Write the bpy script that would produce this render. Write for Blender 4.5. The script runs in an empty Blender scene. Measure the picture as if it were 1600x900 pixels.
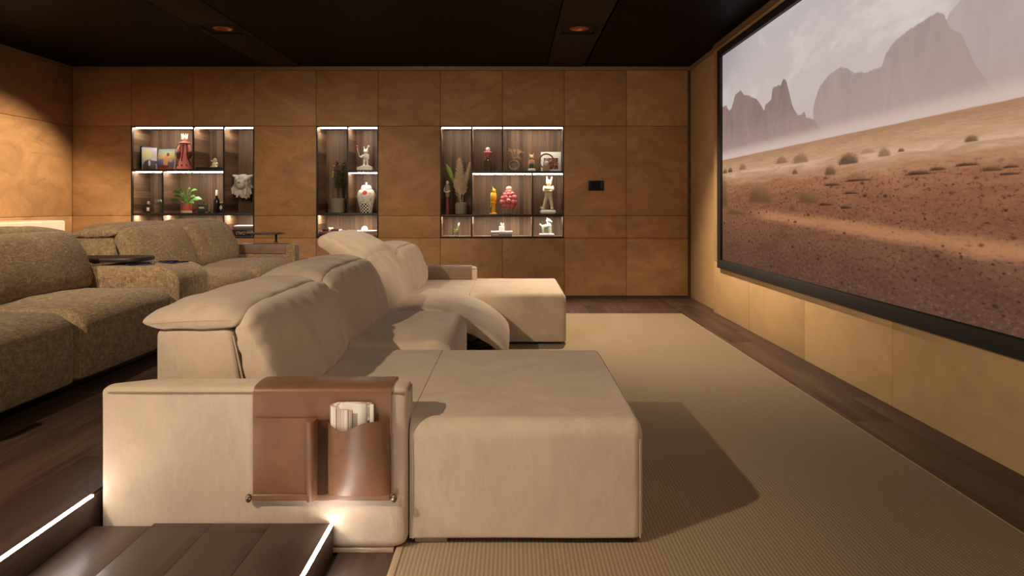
import bpy, bmesh, math, random
import numpy as np
from mathutils import Vector, Matrix, noise as mnoise

SC = bpy.context.scene
COL = SC.collection
F = 1066.667            # focal length in pixels of the 1600 px wide frame
HC = 1.05               # camera height
PI = math.pi

# ------------------------------------------------------------------ camera
cam_data = bpy.data.cameras.new('camera')
cam_data.sensor_width = 36.0
cam_data.lens = 24.0
cam_data.shift_y = -130.0 / 1600.0
cam_data.clip_start = 0.05
cam = bpy.data.objects.new('camera', cam_data)
cam.location = (0, 0, HC)
cam.rotation_euler = (PI / 2, 0, 0)
COL.objects.link(cam)
SC.camera = cam

# ------------------------------------------------------------------ world, exposure
world = bpy.data.worlds.new('world')
SC.world = world
world.use_nodes = True
world.node_tree.nodes['Background'].inputs[0].default_value = (0.9, 0.75, 0.6, 1)
world.node_tree.nodes['Background'].inputs[1].default_value = 0.004
SC.view_settings.view_transform = 'Standard'
SC.view_settings.look = 'None'
SC.view_settings.exposure = 0.0
SC.view_settings.gamma = 1.0
SC.view_settings.use_curve_mapping = False

WARM = (1.0, 0.79, 0.56)
# recessed ceiling spots: beam x, y, aim point, power, cone (deg), blend
SPOTS = [
    (-2.585, 0.17, (-0.2, 2.6, 0.2), 420, 120, 0.5),
    (-2.585, 3.13, (-2.6, 5.2, 0.4), 110, 100, 0.8),
    (-2.585, 6.10, (-4.975, 6.60, 0.50), 560, 63, 0.45),
    (0.60, 0.17, (-0.35, 2.7, 0.45), 105, 60, 0.8),
    (0.60, 3.13, (-1.8, 6.0, 0.6), 230, 56, 0.6),
    (0.60, 6.10, (1.30, 5.75, 0.1), 430, 96, 0.8),
]
# added fill lamps under the ceiling near the left wall, unseen, out of the picture
FILL_SPOTS = [(-4.35, 4.6, (-4.6, 5.4, 0.6), 50, 100, 0.9), (-4.35, 2.2, (-4.9, 2.8, 0.9), 40, 100, 0.8)]
LED_COL = (1.0, 0.91, 0.79)
LED_POWER = 42.0
STEP_LED_POWER = 75.0

# ------------------------------------------------------------------ node helpers
def srgb(r, g, b):
    f = lambda c: ((c / 255.0) / 12.92) if c / 255.0 <= 0.04045 else (((c / 255.0) + 0.055) / 1.055) ** 2.4
    return (f(r), f(g), f(b), 1.0)

class E:
    """small wrapper so that shader maths reads like maths"""
    def __init__(s, nt, sock): s.nt, s.k = nt, sock
    def op(s, o, *a, clamp=False):
        n = s.nt.nodes.new('ShaderNodeMath'); n.operation = o; n.use_clamp = clamp
        s.nt.links.new(s.k, n.inputs[0])
        for i, v in enumerate(a):
            if isinstance(v, E): s.nt.links.new(v.k, n.inputs[i + 1])
            else: n.inputs[i + 1].default_value = v
        return E(s.nt, n.outputs[0])
    def __add__(s, o): return s.op('ADD', o)
    def __sub__(s, o): return s.op('SUBTRACT', o)
    def __mul__(s, o): return s.op('MULTIPLY', o)
    def __truediv__(s, o): return s.op('DIVIDE', o)
    def __rtruediv__(s, o): return s.op('POWER', -1.0) * o
    def __radd__(s, o): return s.op('ADD', o)
    def __rmul__(s, o): return s.op('MULTIPLY', o)
    def __rsub__(s, o): return (s * -1.0) + o
    def step(s, a, b):
        n = s.nt.nodes.new('ShaderNodeMapRange'); n.interpolation_type = 'SMOOTHSTEP'
        s.nt.links.new(s.k, n.inputs[0])
        n.inputs[1].default_value = a; n.inputs[2].default_value = b
        return E(s.nt, n.outputs[0])
    def lin(s, a, b, c=0.0, d=1.0):
        n = s.nt.nodes.new('ShaderNodeMapRange')
        s.nt.links.new(s.k, n.inputs[0])
        for i, v in enumerate((a, b, c, d)): n.inputs[i + 1].default_value = v
        return E(s.nt, n.outputs[0])

class T:
    """a material under construction"""
    def __init__(s, name):
        s.m = bpy.data.materials.new(name); s.m.use_nodes = True
        s.nt = s.m.node_tree; s.b = s.nt.nodes['Principled BSDF']
        s._co = None
    def node(s, t): return s.nt.nodes.new(t)
    def link(s, a, b): s.nt.links.new(a.k if isinstance(a, E) else a, b)
    def co(s, rand=False):
        n = s.node('ShaderNodeTexCoord'); v = n.outputs['Object']
        if rand:
            o = s.node('ShaderNodeObjectInfo'); m = s.node('ShaderNodeVectorMath'); m.operation = 'SCALE'
            c = s.node('ShaderNodeCombineXYZ')
            r = E(s.nt, o.outputs['Random'])
            s.link(r * 37.0, c.inputs[0]); s.link(r * 53.0, c.inputs[1]); s.link(r * 71.0, c.inputs[2])
            a = s.node('ShaderNodeVectorMath'); a.operation = 'ADD'
            s.link(v, a.inputs[0]); s.link(c.outputs[0], a.inputs[1]); v = a.outputs[0]
        return v
    def random(s): return E(s.nt, s.node('ShaderNodeObjectInfo').outputs['Random'])
    def xyz(s, v):
        n = s.node('ShaderNodeSeparateXYZ'); s.link(v, n.inputs[0])
        return [E(s.nt, o) for o in n.outputs]
    def vec(s, x, y, z=0.0):
        n = s.node('ShaderNodeCombineXYZ')
        for i, v in enumerate((x, y, z)):
            if isinstance(v, E): s.link(v, n.inputs[i])
            else: n.inputs[i].default_value = v
        return n.outputs[0]
    def scale(s, v, k):
        n = s.node('ShaderNodeVectorMath'); n.operation = 'MULTIPLY'
        s.link(v, n.inputs[0]); n.inputs[1].default_value = k
        return n.outputs[0]
    def noise(s, v, sc, det=3, rough=0.5, dist=0.0):
        n = s.node('ShaderNodeTexNoise'); s.link(v, n.inputs['Vector'])
        n.inputs['Scale'].default_value = sc; n.inputs['Detail'].default_value = det
        n.inputs['Roughness'].default_value = rough; n.inputs['Distortion'].default_value = dist
        return E(s.nt, n.outputs[0])
    def voro(s, v, sc):
        n = s.node('ShaderNodeTexVoronoi'); s.link(v, n.inputs['Vector']); n.inputs['Scale'].default_value = sc
        return E(s.nt, n.outputs['Distance']), n.outputs['Color']
    def white(s, e):
        n = s.node('ShaderNodeTexWhiteNoise'); n.noise_dimensions = '1D'; s.link(e, n.inputs['W'])
        return E(s.nt, n.outputs['Value'])
    def ramp(s, e, stops):
        n = s.node('ShaderNodeValToRGB'); r = n.color_ramp
        while len(r.elements) < len(stops): r.elements.new(0.5)
        for el, (p, c) in zip(r.elements, stops):
            el.position = p; el.color = c if len(c) == 4 else (*c, 1)
        s.link(e, n.inputs[0]); return n.outputs[0]
    def mix(s, f, a, b, mode='MIX'):
        n = s.node('ShaderNodeMix'); n.data_type = 'RGBA'; n.blend_type = mode
        if isinstance(f, E): s.link(f, n.inputs[0])
        else: n.inputs[0].default_value = f
        for v, i in ((a, 6), (b, 7)):
            if isinstance(v, tuple): n.inputs[i].default_value = v if len(v) == 4 else (*v, 1)
            else: s.link(v, n.inputs[i])
        return n.outputs[2]
    def bump(s, e, strength=0.2, dist=0.01):
        n = s.node('ShaderNodeBump'); n.inputs['Strength'].default_value = strength
        n.inputs['Distance'].default_value = dist
        s.link(e, n.inputs['Height']); s.link(n.outputs[0], s.b.inputs['Normal'])
    def col(s, c):
        if isinstance(c, tuple): s.b.inputs['Base Color'].default_value = c if len(c) == 4 else (*c, 1)
        else: s.link(c, s.b.inputs['Base Color'])
        return s
    def set(s, rough=None, metal=None, sheen=None, spec=None, trans=None, ior=None, coat=None):
        for k, v in (('Roughness', rough), ('Metallic', metal), ('Sheen Weight', sheen), ('Specular IOR Level', spec),
                     ('Transmission Weight', trans), ('IOR', ior), ('Coat Weight', coat)):
            if v is not None: s.b.inputs[k].default_value = v
        return s

def mul(c, k): return (c[0] * k, c[1] * k, c[2] * k, 1.0)

MAT = {}
def plain(name, c, rough=0.5, metal=0.0, var=0.12, **kw):
    t = T(name); v = t.co()
    n = t.noise(v, 25.0, 3)
    t.col(t.mix(n, mul(c, 1 - var), mul(c, 1 + var)))
    t.set(rough=rough, metal=metal, **kw)
    MAT[name] = t.m
    return t.m

def mat_suede(name, c):
    t = T(name); v = t.co()
    a = t.noise(t.scale(v, (1.0, 1.0, 0.55)), 4.5, 5, 0.62, 1.0)
    f = t.noise(t.scale(v, (70, 70, 12)), 1.6, 3, 0.7)
    c1 = t.mix(a.lin(0.3, 0.7), mul(c, 0.76), mul(c, 1.18))
    c2 = t.mix(f.lin(0.3, 0.7, 0, 1), mul(c, 0.90), mul(c, 1.07))
    t.col(t.mix(0.42, c1, c2))
    t.set(rough=0.9, sheen=0.3, spec=0.12)
    t.b.inputs['Sheen Roughness'].default_value = 0.4
    t.b.inputs['Sheen Tint'].default_value = (1, 0.95, 0.88, 1)
    w = t.noise(t.scale(v, (1.0, 0.7, 1.0)), 7.0, 3, 0.55, 1.2)
    t.bump(t.noise(v, 420, 2) * 0.12 + w * 1.0, 0.35, 0.014)
    MAT[name] = t.m

def mat_tweed(name, c):
    t = T(name); v = t.co()
    a = t.noise(t.scale(v, (270, 30, 30)), 1.0, 2, 0.7)
    b = t.noise(t.scale(v, (30, 30, 300)), 1.0, 2, 0.7)
    d = t.noise(t.scale(v, (45, 280, 45)), 1.0, 2, 0.7)
    e = (a + b + d) * 0.3333
    g = t.noise(v, 4.0, 3)
    k = t.ramp(e, [(0.37, mul(c, 0.36)), (0.46, mul(c, 0.76)), (0.53, c), (0.61, mul(c, 1.6))])
    t.col(t.mix(g * 0.2, k, mul(c, 0.85)))
    t.set(rough=0.95, sheen=0.15, spec=0.1)
    t.bump(e, 0.5, 0.006)
    MAT[name] = t.m

def mat_ply(name, c, amt=1.0):
    t = T(name); v = t.co(rand=True)
    sv = t.scale(v, (1.0, 1.0, 1.7))
    a = t.noise(sv, 1.6, 5, 0.6, 1.6)
    b = t.noise(sv, 3.2, 6, 0.68, 2.6)
    g = t.noise(t.scale(v, (6, 6, 90)), 1.0, 3, 0.6, 0.3)
    k = t.mix(a.lin(0.3, 0.7, 0, 1), mul(c, 1 - 0.28 * amt ** 0.5), mul(c, 1 + 0.18 * amt ** 0.5))
    k = t.mix(b.step(0.50, 0.72) * 0.6 * amt, k, mul((c[0] * 0.8, c[1] * 0.72, c[2] * 0.62), 0.8))
    k = t.mix(g * 0.22, k, mul(c, 0.7))
    r = t.random()
    k2 = t.mix(r, k, t.mix(1.0, k, (0.88, 0.85, 0.82, 1), 'MULTIPLY'))
    t.col(k2)
    t.set(rough=0.55, spec=0.3)
    MAT[name] = t.m

def mat_walnut(name, axis):
    """axis 'z': vertical slats of different veneer, 'y': grain along the depth, 'x': along the width"""
    t = T(name); v = t.co()
    x, y, z = t.xyz(v)
    if axis == 'z':
        s = t.white((x / 0.05).op('FLOOR')) * 0.55 + 0.22; g = t.noise(t.scale(v, (60, 60, 2.0)), 1.0, 4, 0.6, 0.4)
    elif axis == 'y':
        s = t.white((z / 0.075).op('FLOOR')); g = t.noise(t.scale(v, (5, 2.5, 55)), 1.0, 4, 0.6, 0.6)
    else:
        s = t.white((y / 0.09).op('FLOOR')); g = t.noise(t.scale(v, (2.5, 50, 50)), 1.0, 4, 0.6, 0.4)
    f = s * 0.5 + g * 0.6
    t.col(t.ramp(f, [(0.15, srgb(52, 37, 27)), (0.45, srgb(92, 69, 51)), (0.7, srgb(124, 97, 73)), (0.95, srgb(160, 130, 102))]))
    t.set(rough=0.5, spec=0.3)
    MAT[name] = t.m

def mat_floor(name, c):
    t = T(name); v = t.co(rand=True)
    g = t.noise(t.scale(v, (26, 1.3, 26)), 1.0, 5, 0.65, 0.8)
    a = t.noise(t.scale(v, (7, 1.0, 7)), 1.0, 3, 0.5, 0.4)
    r = t.random()
    k = t.ramp(g * 0.55 + a * 0.34 + r * 0.12, [(0.29, mul(c, 0.45)), (0.5, c), (0.68, mul(c, 1.75))])
    t.col(k)
    t.set(rough=0.38, spec=0.4)
    t.bump(g, 0.08, 0.004)
    MAT[name] = t.m

def mat_leather(name, c, rough=0.38):
    t = T(name); v = t.co()
    a = t.noise(v, 9, 4, 0.6); d, _ = t.voro(v, 420)
    t.col(t.mix(a.lin(0.3, 0.7), mul(c, 0.8), mul(c, 1.15)))
    t.set(rough=rough, spec=0.5)
    t.bump(d * 0.4 + a * 0.6, 0.12, 0.004)
    MAT[name] = t.m

def mat_rug(name, c):
    t = T(name); v = t.co(); x, y, z = t.xyz(v)
    rib = (x * (2 * PI / 0.0125)).op('SINE')
    cross = t.noise(t.scale(v, (90, 260, 1)), 1.0, 2, 0.7)
    big = t.noise(v, 1.2, 3)
    k = t.mix(rib.lin(-1, 1), mul(c, 0.70), mul(c, 1.14))
    k = t.mix(cross.lin(0.35, 0.65) * 0.45, k, mul(c, 0.7))
    k = t.mix(big * 0.25, k, mul(c, 1.1))
    t.col(k); t.set(rough=0.95, spec=0.1, sheen=0.1)
    t.bump(rib * 0.5 + cross * 0.8, 0.32, 0.004)
    MAT[name] = t.m

def emit(name, c, s):
    t = T(name)
    t.col((0.8, 0.8, 0.8, 1))
    t.b.inputs['Emission Color'].default_value = (*c[:3], 1)
    t.b.inputs['Emission Strength'].default_value = s
    MAT[name] = t.m

def mat_glass(name, c=(1, 1, 1, 1), rough=0.03):
    t = T(name); v = t.co()
    t.col(t.mix(t.noise(v, 8, 2) * 0.2, c, mul(c, 0.9)))
    t.set(rough=rough, trans=1.0, ior=1.45); MAT[name] = t.m

SUEDE = (0.50, 0.40, 0.31, 1)
mat_suede('beige_suede', SUEDE)
plain('suede_piping', (0.24, 0.165, 0.105, 1), 0.85)
mat_suede('cream_suede', (0.60, 0.48, 0.36, 1))
mat_tweed('brown_tweed', (0.325, 0.228, 0.128, 1))
PLY = (0.47, 0.262, 0.115, 1)
mat_ply('stained_plywood', PLY)
mat_ply('pale_plywood', (0.62, 0.42, 0.215, 1), 0.2)
mat_walnut('walnut_back', 'z'); mat_walnut('walnut_side', 'y'); mat_walnut('walnut_shelf', 'x')
mat_floor('dark_floor', (0.060, 0.033, 0.024, 1))
mat_leather('tan_leather', (0.19, 0.092, 0.044, 1))
mat_leather('gusset_leather', (0.060, 0.029, 0.015, 1), 0.9)  # leather darkened to carry the shade of the fold by the sleeve
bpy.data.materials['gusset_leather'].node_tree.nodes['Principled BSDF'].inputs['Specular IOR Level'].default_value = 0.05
mat_leather('brown_leather', (0.17, 0.095, 0.055, 1), 0.45)
mat_rug('sisal', (0.298, 0.220, 0.134, 1))
plain('rug_binding', (0.36, 0.26, 0.16, 1), 0.9)
plain('wall_core', (0.03, 0.02, 0.012, 1), 0.8)
plain('dark_trim', (0.075, 0.042, 0.022, 1), 0.5)
plain('brown_trim', (0.24, 0.15, 0.09, 1), 0.5)
plain('ceiling_black', (0.0020, 0.0023, 0.0030, 1), 0.5, spec=0.06)
plain('beam_brown', (0.030, 0.023, 0.017, 1), 0.7, spec=0.1)
plain('black_metal', (0.012, 0.010, 0.009, 1), 0.4, 0.5)
plain('bronze_frame', (0.030, 0.022, 0.017, 1), 0.45, 0.3)
plain('screen_frame', (0.014, 0.014, 0.014, 1), 0.6)
plain('copper_reflector', (0.55, 0.20, 0.12, 1), 0.3, 0.9)
plain('brass', (0.22, 0.16, 0.10, 1), 0.3, 0.9)
plain('black_plastic', (0.008, 0.008, 0.010, 1), 0.35)
plain('blue_plastic', (0.008, 0.009, 0.06, 1), 0.25)
plain('tinted_lens', (0.008, 0.008, 0.010, 1), 0.4, spec=0.2)
plain('tray_wood', (0.028, 0.017, 0.012, 1), 0.45)
plain('white_ceramic', (0.80, 0.76, 0.70, 1), 0.3, var=0.04)
plain('cream_ceramic', (0.72, 0.60, 0.40, 1), 0.4, var=0.06)
plain('stone_grey', (0.74, 0.69, 0.61, 1), 0.8, var=0.3)
plain('yellow_gloss', (0.80, 0.45, 0.03, 1), 0.3, var=0.05)
plain('pink_gloss', (0.66, 0.17, 0.18, 1), 0.22, var=0.25)
plain('red_glaze', (0.50, 0.10, 0.085, 1), 0.35, var=0.2)
plain('dark_red', (0.20, 0.03, 0.025, 1), 0.5)
plain('tan_paint', (0.62, 0.36, 0.15, 1), 0.45)
plain('green_paint', (0.03, 0.10, 0.05, 1), 0.5)
plain('mint_glaze', (0.46, 0.62, 0.52, 1), 0.3, var=0.5)
plain('leaf_green', (0.11, 0.36, 0.05, 1), 0.3, var=0.45)
plain('leaf_dark', (0.15, 0.20, 0.06, 1), 0.45, var=0.6)
plain('leaf_lime', (0.24, 0.42, 0.04, 1), 0.4, var=0.2)
plain('leaf_silver', (0.42, 0.45, 0.36, 1), 0.6, var=0.3)
plain('dry_grass', (0.80, 0.62, 0.42, 1), 0.9, var=0.25)
plain('dry_twig', (0.58, 0.38, 0.22, 1), 0.9, var=0.25)
plain('clay', (0.33, 0.24, 0.17, 1), 0.8)
plain('vase_grey', (0.30, 0.26, 0.20, 1), 0.8)
plain('ring_clay', (0.22, 0.18, 0.12, 1), 0.75)
plain('ring_wood', (0.30, 0.19, 0.13, 1), 0.45)
plain('pale_wood', (0.50, 0.36, 0.22, 1), 0.5)
plain('paper', (0.74, 0.70, 0.64, 1), 0.8, var=0.06)
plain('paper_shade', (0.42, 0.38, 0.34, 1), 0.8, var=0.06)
plain('coral_glaze', (0.56, 0.17, 0.14, 1), 0.35, var=0.25)
plain('book_black', (0.012, 0.011, 0.012, 1), 0.4)
plain('book_red', (0.24, 0.05, 0.04, 1), 0.5)
plain('book_grey', (0.30, 0.27, 0.25, 1), 0.6)
plain('book_plum', (0.14, 0.09, 0.10, 1), 0.5)
plain('gold_print', (0.62, 0.45, 0.22, 1), 0.5)
plain('dark_green', (0.01, 0.035, 0.028, 1), 0.2)
plain('bottle_black', (0.006, 0.006, 0.007, 1), 0.12)
plain('dark_wood', (0.10, 0.045, 0.03, 1), 0.5)
mat_glass('clear_glass')
mat_glass('smoke_glass', (0.75, 0.72, 0.68, 1))
emit('led_white', LED_COL, LED_POWER)
emit('led_step', (1.0, 0.90, 0.80), STEP_LED_POWER)

def mat_basket():
    t = T('woven_basket'); v = t.co(); x, y, z = t.xyz(v)
    a = (x * (2 * PI / 0.030)).op('SINE'); b = (z * (2 * PI / 0.026)).op('SINE')
    t.col(t.mix((a * b).lin(-1, 1), (0.07, 0.045, 0.03, 1), (0.46, 0.37, 0.27, 1))); t.set(rough=0.8)
    t.bump(a * b, 0.6, 0.01); MAT['woven_basket'] = t.m
mat_basket()

def mat_jar():
    """painted ginger jar: white, small colour flecks, a red spot, a black and white checked corner"""
    t = T('painted_jar'); v = t.co(); x, y, z = t.xyz(v)
    d, c = t.voro(v, 38); n = t.noise(v, 30, 4, 0.7)
    k = t.mix(n.step(0.52, 0.62), (0.78, 0.74, 0.66, 1), (0.40, 0.39, 0.33, 1))
    k = t.mix((1.0 - d.step(0.10, 0.28)) * 0.5, k, c)
    rx, rz = x - 0.002, z - 0.235
    red = 1.0 - ((rx * rx + rz * rz).op('SQRT')).step(0.022, 0.032)
    k = t.mix(red, k, (0.55, 0.06, 0.05, 1))
    ck = ((x / 0.018).op('FLOOR') + (z / 0.018).op('FLOOR')).op('MODULO', 2.0).op('ABSOLUTE')
    m = (0.115 - z).step(0.0, 0.004) * (0.045 - x).step(0.0, 0.004) * (x + 0.055).step(0.0, 0.004)
    k = t.mix(m, k, t.mix(ck, (0.75, 0.72, 0.66, 1), (0.01, 0.01, 0.01, 1)))
    t.col(k); t.set(rough=0.25); MAT['painted_jar'] = t.m
mat_jar()

def mat_cover(name, kind):
    """flat printed book covers, in the object's own x (width) and z (height)"""
    t = T(name); v = t.co(); x, y, z = t.xyz(v)
    def ell(cx, cz, rx, rz, soft=0.25):
        a = (x - cx) / rx; b = (z - cz) / rz
        return 1.0 - (a * a + b * b).step(1 - soft, 1 + soft)
    n = t.noise(v, 22, 3)
    if kind == 'portrait':
        k = t.mix(n, (0.42, 0.38, 0.46, 1), (0.52, 0.48, 0.52, 1))
        k = t.mix(ell(-0.025, 0.17, 0.05, 0.06), k, (0.62, 0.58, 0.22, 1))
        k = t.mix(ell(-0.02, 0.165, 0.025, 0.035), k, (0.60, 0.55, 0.34, 1))
        k = t.mix(ell(0.0, 0.03, 0.07, 0.085), k, (0.03, 0.03, 0.035, 1))
        k = t.mix(ell(0.045, 0.085, 0.055, 0.018), k, (0.03, 0.03, 0.035, 1))
        k = t.mix(ell(0.0, 0.075, 0.012, 0.035), k, (0.6, 0.58, 0.55, 1))
    elif kind == 'sunset':
        k = t.ramp((z + n * 0.05) / 0.26, [(0.0, srgb(150, 80, 40)), (0.16, srgb(176, 104, 56)), (0.26, srgb(92, 90, 128)), (0.55, srgb(120, 120, 160)), (0.66, srgb(214, 176, 110)), (0.8, srgb(190, 176, 128)), (1.0, srgb(120, 140, 140))])
        k = t.mix(ell(0.0, 0.095, 0.03, 0.075), k, srgb(206, 150, 110))
        k = t.mix(ell(0.02, 0.18, 0.018, 0.022), k, srgb(120, 60, 44))
        k = t.mix(ell(0.06, 0.12, 0.03, 0.03), k, srgb(190, 160, 110))
        k = t.mix(ell(-0.02, 0.035, 0.07, 0.02), k, srgb(120, 52, 26))
    else:
        k = t.mix(n, (0.70, 0.67, 0.62, 1), (0.76, 0.73, 0.68, 1))
        inn = (x + 0.085).step(0, 0.003) * (0.085 - x).step(0, 0.003) * (z - 0.03).step(0, 0.003) * (0.165 - z).step(0, 0.003)
        n2 = t.noise(v, 26, 3, 0.6, 0.8)
        k = t.mix(inn, k, t.ramp(n2, [(0.35, srgb(60, 40, 40)), (0.5, srgb(120, 70, 62)), (0.65, srgb(190, 150, 140))]))
    t.col(k); t.set(rough=0.35); MAT[name] = t.m
mat_cover('cover_portrait', 'portrait'); mat_cover('cover_sunset', 'sunset'); mat_cover('cover_photo', 'photo')

# ------------------------------------------------------------------ mesh helpers
class M:
    def __init__(s): s.v, s.f = [], []
    def add(s, v, f):
        o = len(s.v); s.v += [tuple(p) for p in v]; s.f += [tuple(i + o for i in q) for q in f]; return s
    def box(s, x0, x1, y0, y1, z0, z1):
        v = [(x, y, z) for x in (x0, x1) for y in (y0, y1) for z in (z0, z1)]
        return s.add(v, [(0, 1, 3, 2), (4, 6, 7, 5), (0, 4, 5, 1), (2, 3, 7, 6), (0, 2, 6, 4), (1, 5, 7, 3)])
    def rbox(s, x0, x1, y0, y1, z0, z1, r=0.004, k=1, m=1, warp=None):
        """rounded box; r a number or six radii (x0,x1,y0,y1,z0,z1); k steps per corner, m per side"""
        R = [r] * 6 if not isinstance(r, (list, tuple)) else list(r)
        mm = [m] * 3 if not isinstance(m, (list, tuple)) else m
        lo, hi = (x0, y0, z0), (x1, y1, z1)
        ax = []
        for a in range(3):
            r0, r1 = R[2 * a], R[2 * a + 1]; c = []
            for i in range(k): c.append((lo[a] + r0, -math.tan(PI / 4 * (1 - i / k)), r0))
            for i in range(mm[a] + 1):
                t = i / mm[a]; c.append((lo[a] + r0 + t * (hi[a] - r1 - lo[a] - r0), 0.0, r0 if t < 0.5 else r1))
            for i in range(1, k + 1): c.append((hi[a] - r1, math.tan(PI / 4 * i / k), r1))
            ax.append(c)
        n = [len(c) for c in ax]; idx = {}; V = []; Fc = []
        def vid(i, j, l):
            q = (i, j, l)
            if q not in idx:
                P = [ax[0][i], ax[1][j], ax[2][l]]
                L = math.sqrt(sum(p[1] ** 2 for p in P)) or 1.0
                V.append([p[0] + p[2] * p[1] / L for p in P]); idx[q] = len(V) - 1
            return idx[q]
        for a in range(3):
            b, c = (a + 1) % 3, (a + 2) % 3
            for side in (0, n[a] - 1):
                for i in range(n[b] - 1):
                    for j in range(n[c] - 1):
                        q = []
                        for di, dj in ((0, 0), (1, 0), (1, 1), (0, 1)):
                            t = [0, 0, 0]; t[a] = side; t[b] = i + di; t[c] = j + dj; q.append(vid(*t))
                        Fc.append(tuple(q if side else q[::-1]))
        if warp is not None: V = warp(np.array(V, float)).tolist()
        return s.add(V, Fc)
    def lathe(s, prof, c=(0, 0, 0), n=20, sq=None):
        """prof: (radius, z) from bottom to top"""
        v, f = [], []
        for r, z in prof:
            for i in range(n):
                a = 2 * PI * i / n; v.append((c[0] + r * math.cos(a), c[1] + r * math.sin(a), c[2] + z))
        for j in range(len(prof) - 1):
            for i in range(n):
                f.append((j * n + i, j * n + (i + 1) % n, (j + 1) * n + (i + 1) % n, (j + 1) * n + i))
        f.append(tuple(range(n))[::-1]); f.append(tuple((len(prof) - 1) * n + i for i in range(n)))
        return s.add(v, f)
    def ball(s, c, r, n=12):
        rx, ry, rz = (r, r, r) if not isinstance(r, (tuple, list)) else r
        v, f = [(c[0], c[1], c[2] - rz)], []
        h = n // 2 + 1
        for j in range(1, h):
            p = PI * j / h
            for i in range(n):
                a = 2 * PI * i / n
                v.append((c[0] + rx * math.sin(p) * math.cos(a), c[1] + ry * math.sin(p) * math.sin(a), c[2] - rz * math.cos(p)))
        v.append((c[0], c[1], c[2] + rz)); L = len(v) - 1
        for i in range(n):
            f.append((0, 1 + (i + 1) % n, 1 + i)); b = 1 + (h - 2) * n
            f.append((L, b + i, b + (i + 1) % n))
        for j in range(h - 2):
            for i in range(n):
                a = 1 + j * n; f.append((a + i, a + (i + 1) % n, a + n + (i + 1) % n, a + n + i))
        return s.add(v, f)
    def tube(s, pts, rad, n=8, closed=False):
        pts = [Vector(p) for p in pts]; N = len(pts)
        rad = [rad] * N if not isinstance(rad, (list, tuple)) else rad
        v, f = [], []; up = None
        for i, p in enumerate(pts):
            if closed: d = pts[(i + 1) % N] - pts[i - 1]
            else: d = pts[min(i + 1, N - 1)] - pts[max(i - 1, 0)]
            d.normalize()
            if up is None:
                up = Vector((0, 0, 1)) if abs(d.z) < 0.9 else Vector((1, 0, 0))
            u = (up - d * up.dot(d)).normalized(); w = d.cross(u); up = u
            for k in range(n):
                a = 2 * PI * k / n; q = p + (u * math.cos(a) + w * math.sin(a)) * rad[i]; v.append(tuple(q))
        for i in range(N if closed else N - 1):
            j = (i + 1) % N
            for k in range(n): f.append((i * n + k, i * n + (k + 1) % n, j * n + (k + 1) % n, j * n + k))
        if not closed:
            f.append(tuple(range(n))[::-1]); f.append(tuple((N - 1) * n + k for k in range(n)))
        return s.add(v, f)
    def loft(s, prof, y0, y1, r=0.03, k=5, m=10, warp=None, res=4):
        """closed soft profile (x, z), extruded along y, with rounded ends"""
        P = chaikin(prof, 2 if len(prof) > 9 else 3); n = len(P)
        area = sum(P[i][0] * P[(i + 1) % n][1] - P[(i + 1) % n][0] * P[i][1] for i in range(n))
        if area < 0: P = P[::-1]
        nr = []
        for i in range(n):
            a, b = P[i - 1], P[(i + 1) % n]; d = (b[0] - a[0], b[1] - a[1]); L = math.hypot(*d) or 1
            nr.append((d[1] / L, -d[0] / L))
        lim = []
        for i in range(n):
            px, pz = P[i]; dx_, dz_ = -nr[i][0], -nr[i][1]; best = 9.0
            for q in range(n):
                if q in (i, (i - 1) % n): continue
                ax, az = P[q]; bx_, bz_ = P[(q + 1) % n]; ex, ez = bx_ - ax, bz_ - az
                den = dx_ * ez - dz_ * ex
                if abs(den) < 1e-9: continue
                tt = ((ax - px) * ez - (az - pz) * ex) / den; uu = ((ax - px) * dz_ - (az - pz) * dx_) / den
                if tt > 1e-4 and 0 <= uu <= 1: best = min(best, tt)
            lim.append(min(1.0, 0.22 * best / r))
        lim = [min(lim[(i + q) % n] for q in range(-3, 4)) for i in range(n)]
        for _ in range(8): lim = [(lim[i - 1] + lim[i] + lim[(i + 1) % n]) / 3 for i in range(n)]
        st = []
        for i in range(k): a = PI / 2 * i / k; st.append((y0 + r * (1 - math.sin(a)) if False else y0 + r * (1 - math.cos(a)), r * (1 - math.sin(a))))
        for i in range(m + 1): st.append((y0 + r + (y1 - y0 - 2 * r) * i / m, 0.0))
        for i in range(k - 1, -1, -1): a = PI / 2 * i / k; st.append((y1 - r * (1 - math.cos(a)), r * (1 - math.sin(a))))
        V, Fc = [], []
        for y, o in st:
            for (x, z), (nx, nz), li in zip(P, nr, lim): V.append((x - nx * o * li, y, z - nz * o * li))
        for j in range(len(st) - 1):
            for i in range(n): Fc.append((j * n + i, j * n + (i + 1) % n, (j + 1) * n + (i + 1) % n, (j + 1) * n + i))
        Fc.append(tuple(range(n))[::-1]); b = (len(st) - 1) * n; Fc.append(tuple(b + i for i in range(n)))
        Fc = [q[::-1] for q in Fc]
        if warp is not None: V = warp(np.array(V, float)).tolist()
        return s.add(V, Fc)
    def leaf(s, base, tip, w, sag=0.0, side=None, seg=6):
        b, t = Vector(base), Vector(tip); d = t - b
        u = Vector(side) if side else d.cross(Vector((0, 0, 1)))
        if u.length < 1e-5: u = Vector((1, 0, 0))
        u.normalize(); v, f = [], []
        for i in range(seg + 1):
            q = i / seg; p = b + d * q + Vector((0, 0, -sag * q * q + sag * q * 0.4)); ww = w * math.sin(PI * min(1, q * 0.94 + 0.05)) ** 0.8
            v += [tuple(p - u * ww * 0.5 + Vector((0, 0, ww * 0.15))), tuple(p), tuple(p + u * ww * 0.5 + Vector((0, 0, ww * 0.15)))]
        for i in range(seg):
            a = 3 * i; f += [(a, a + 1, a + 4, a + 3), (a + 1, a + 2, a + 5, a + 4)]
        return s.add(v, f)
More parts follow.
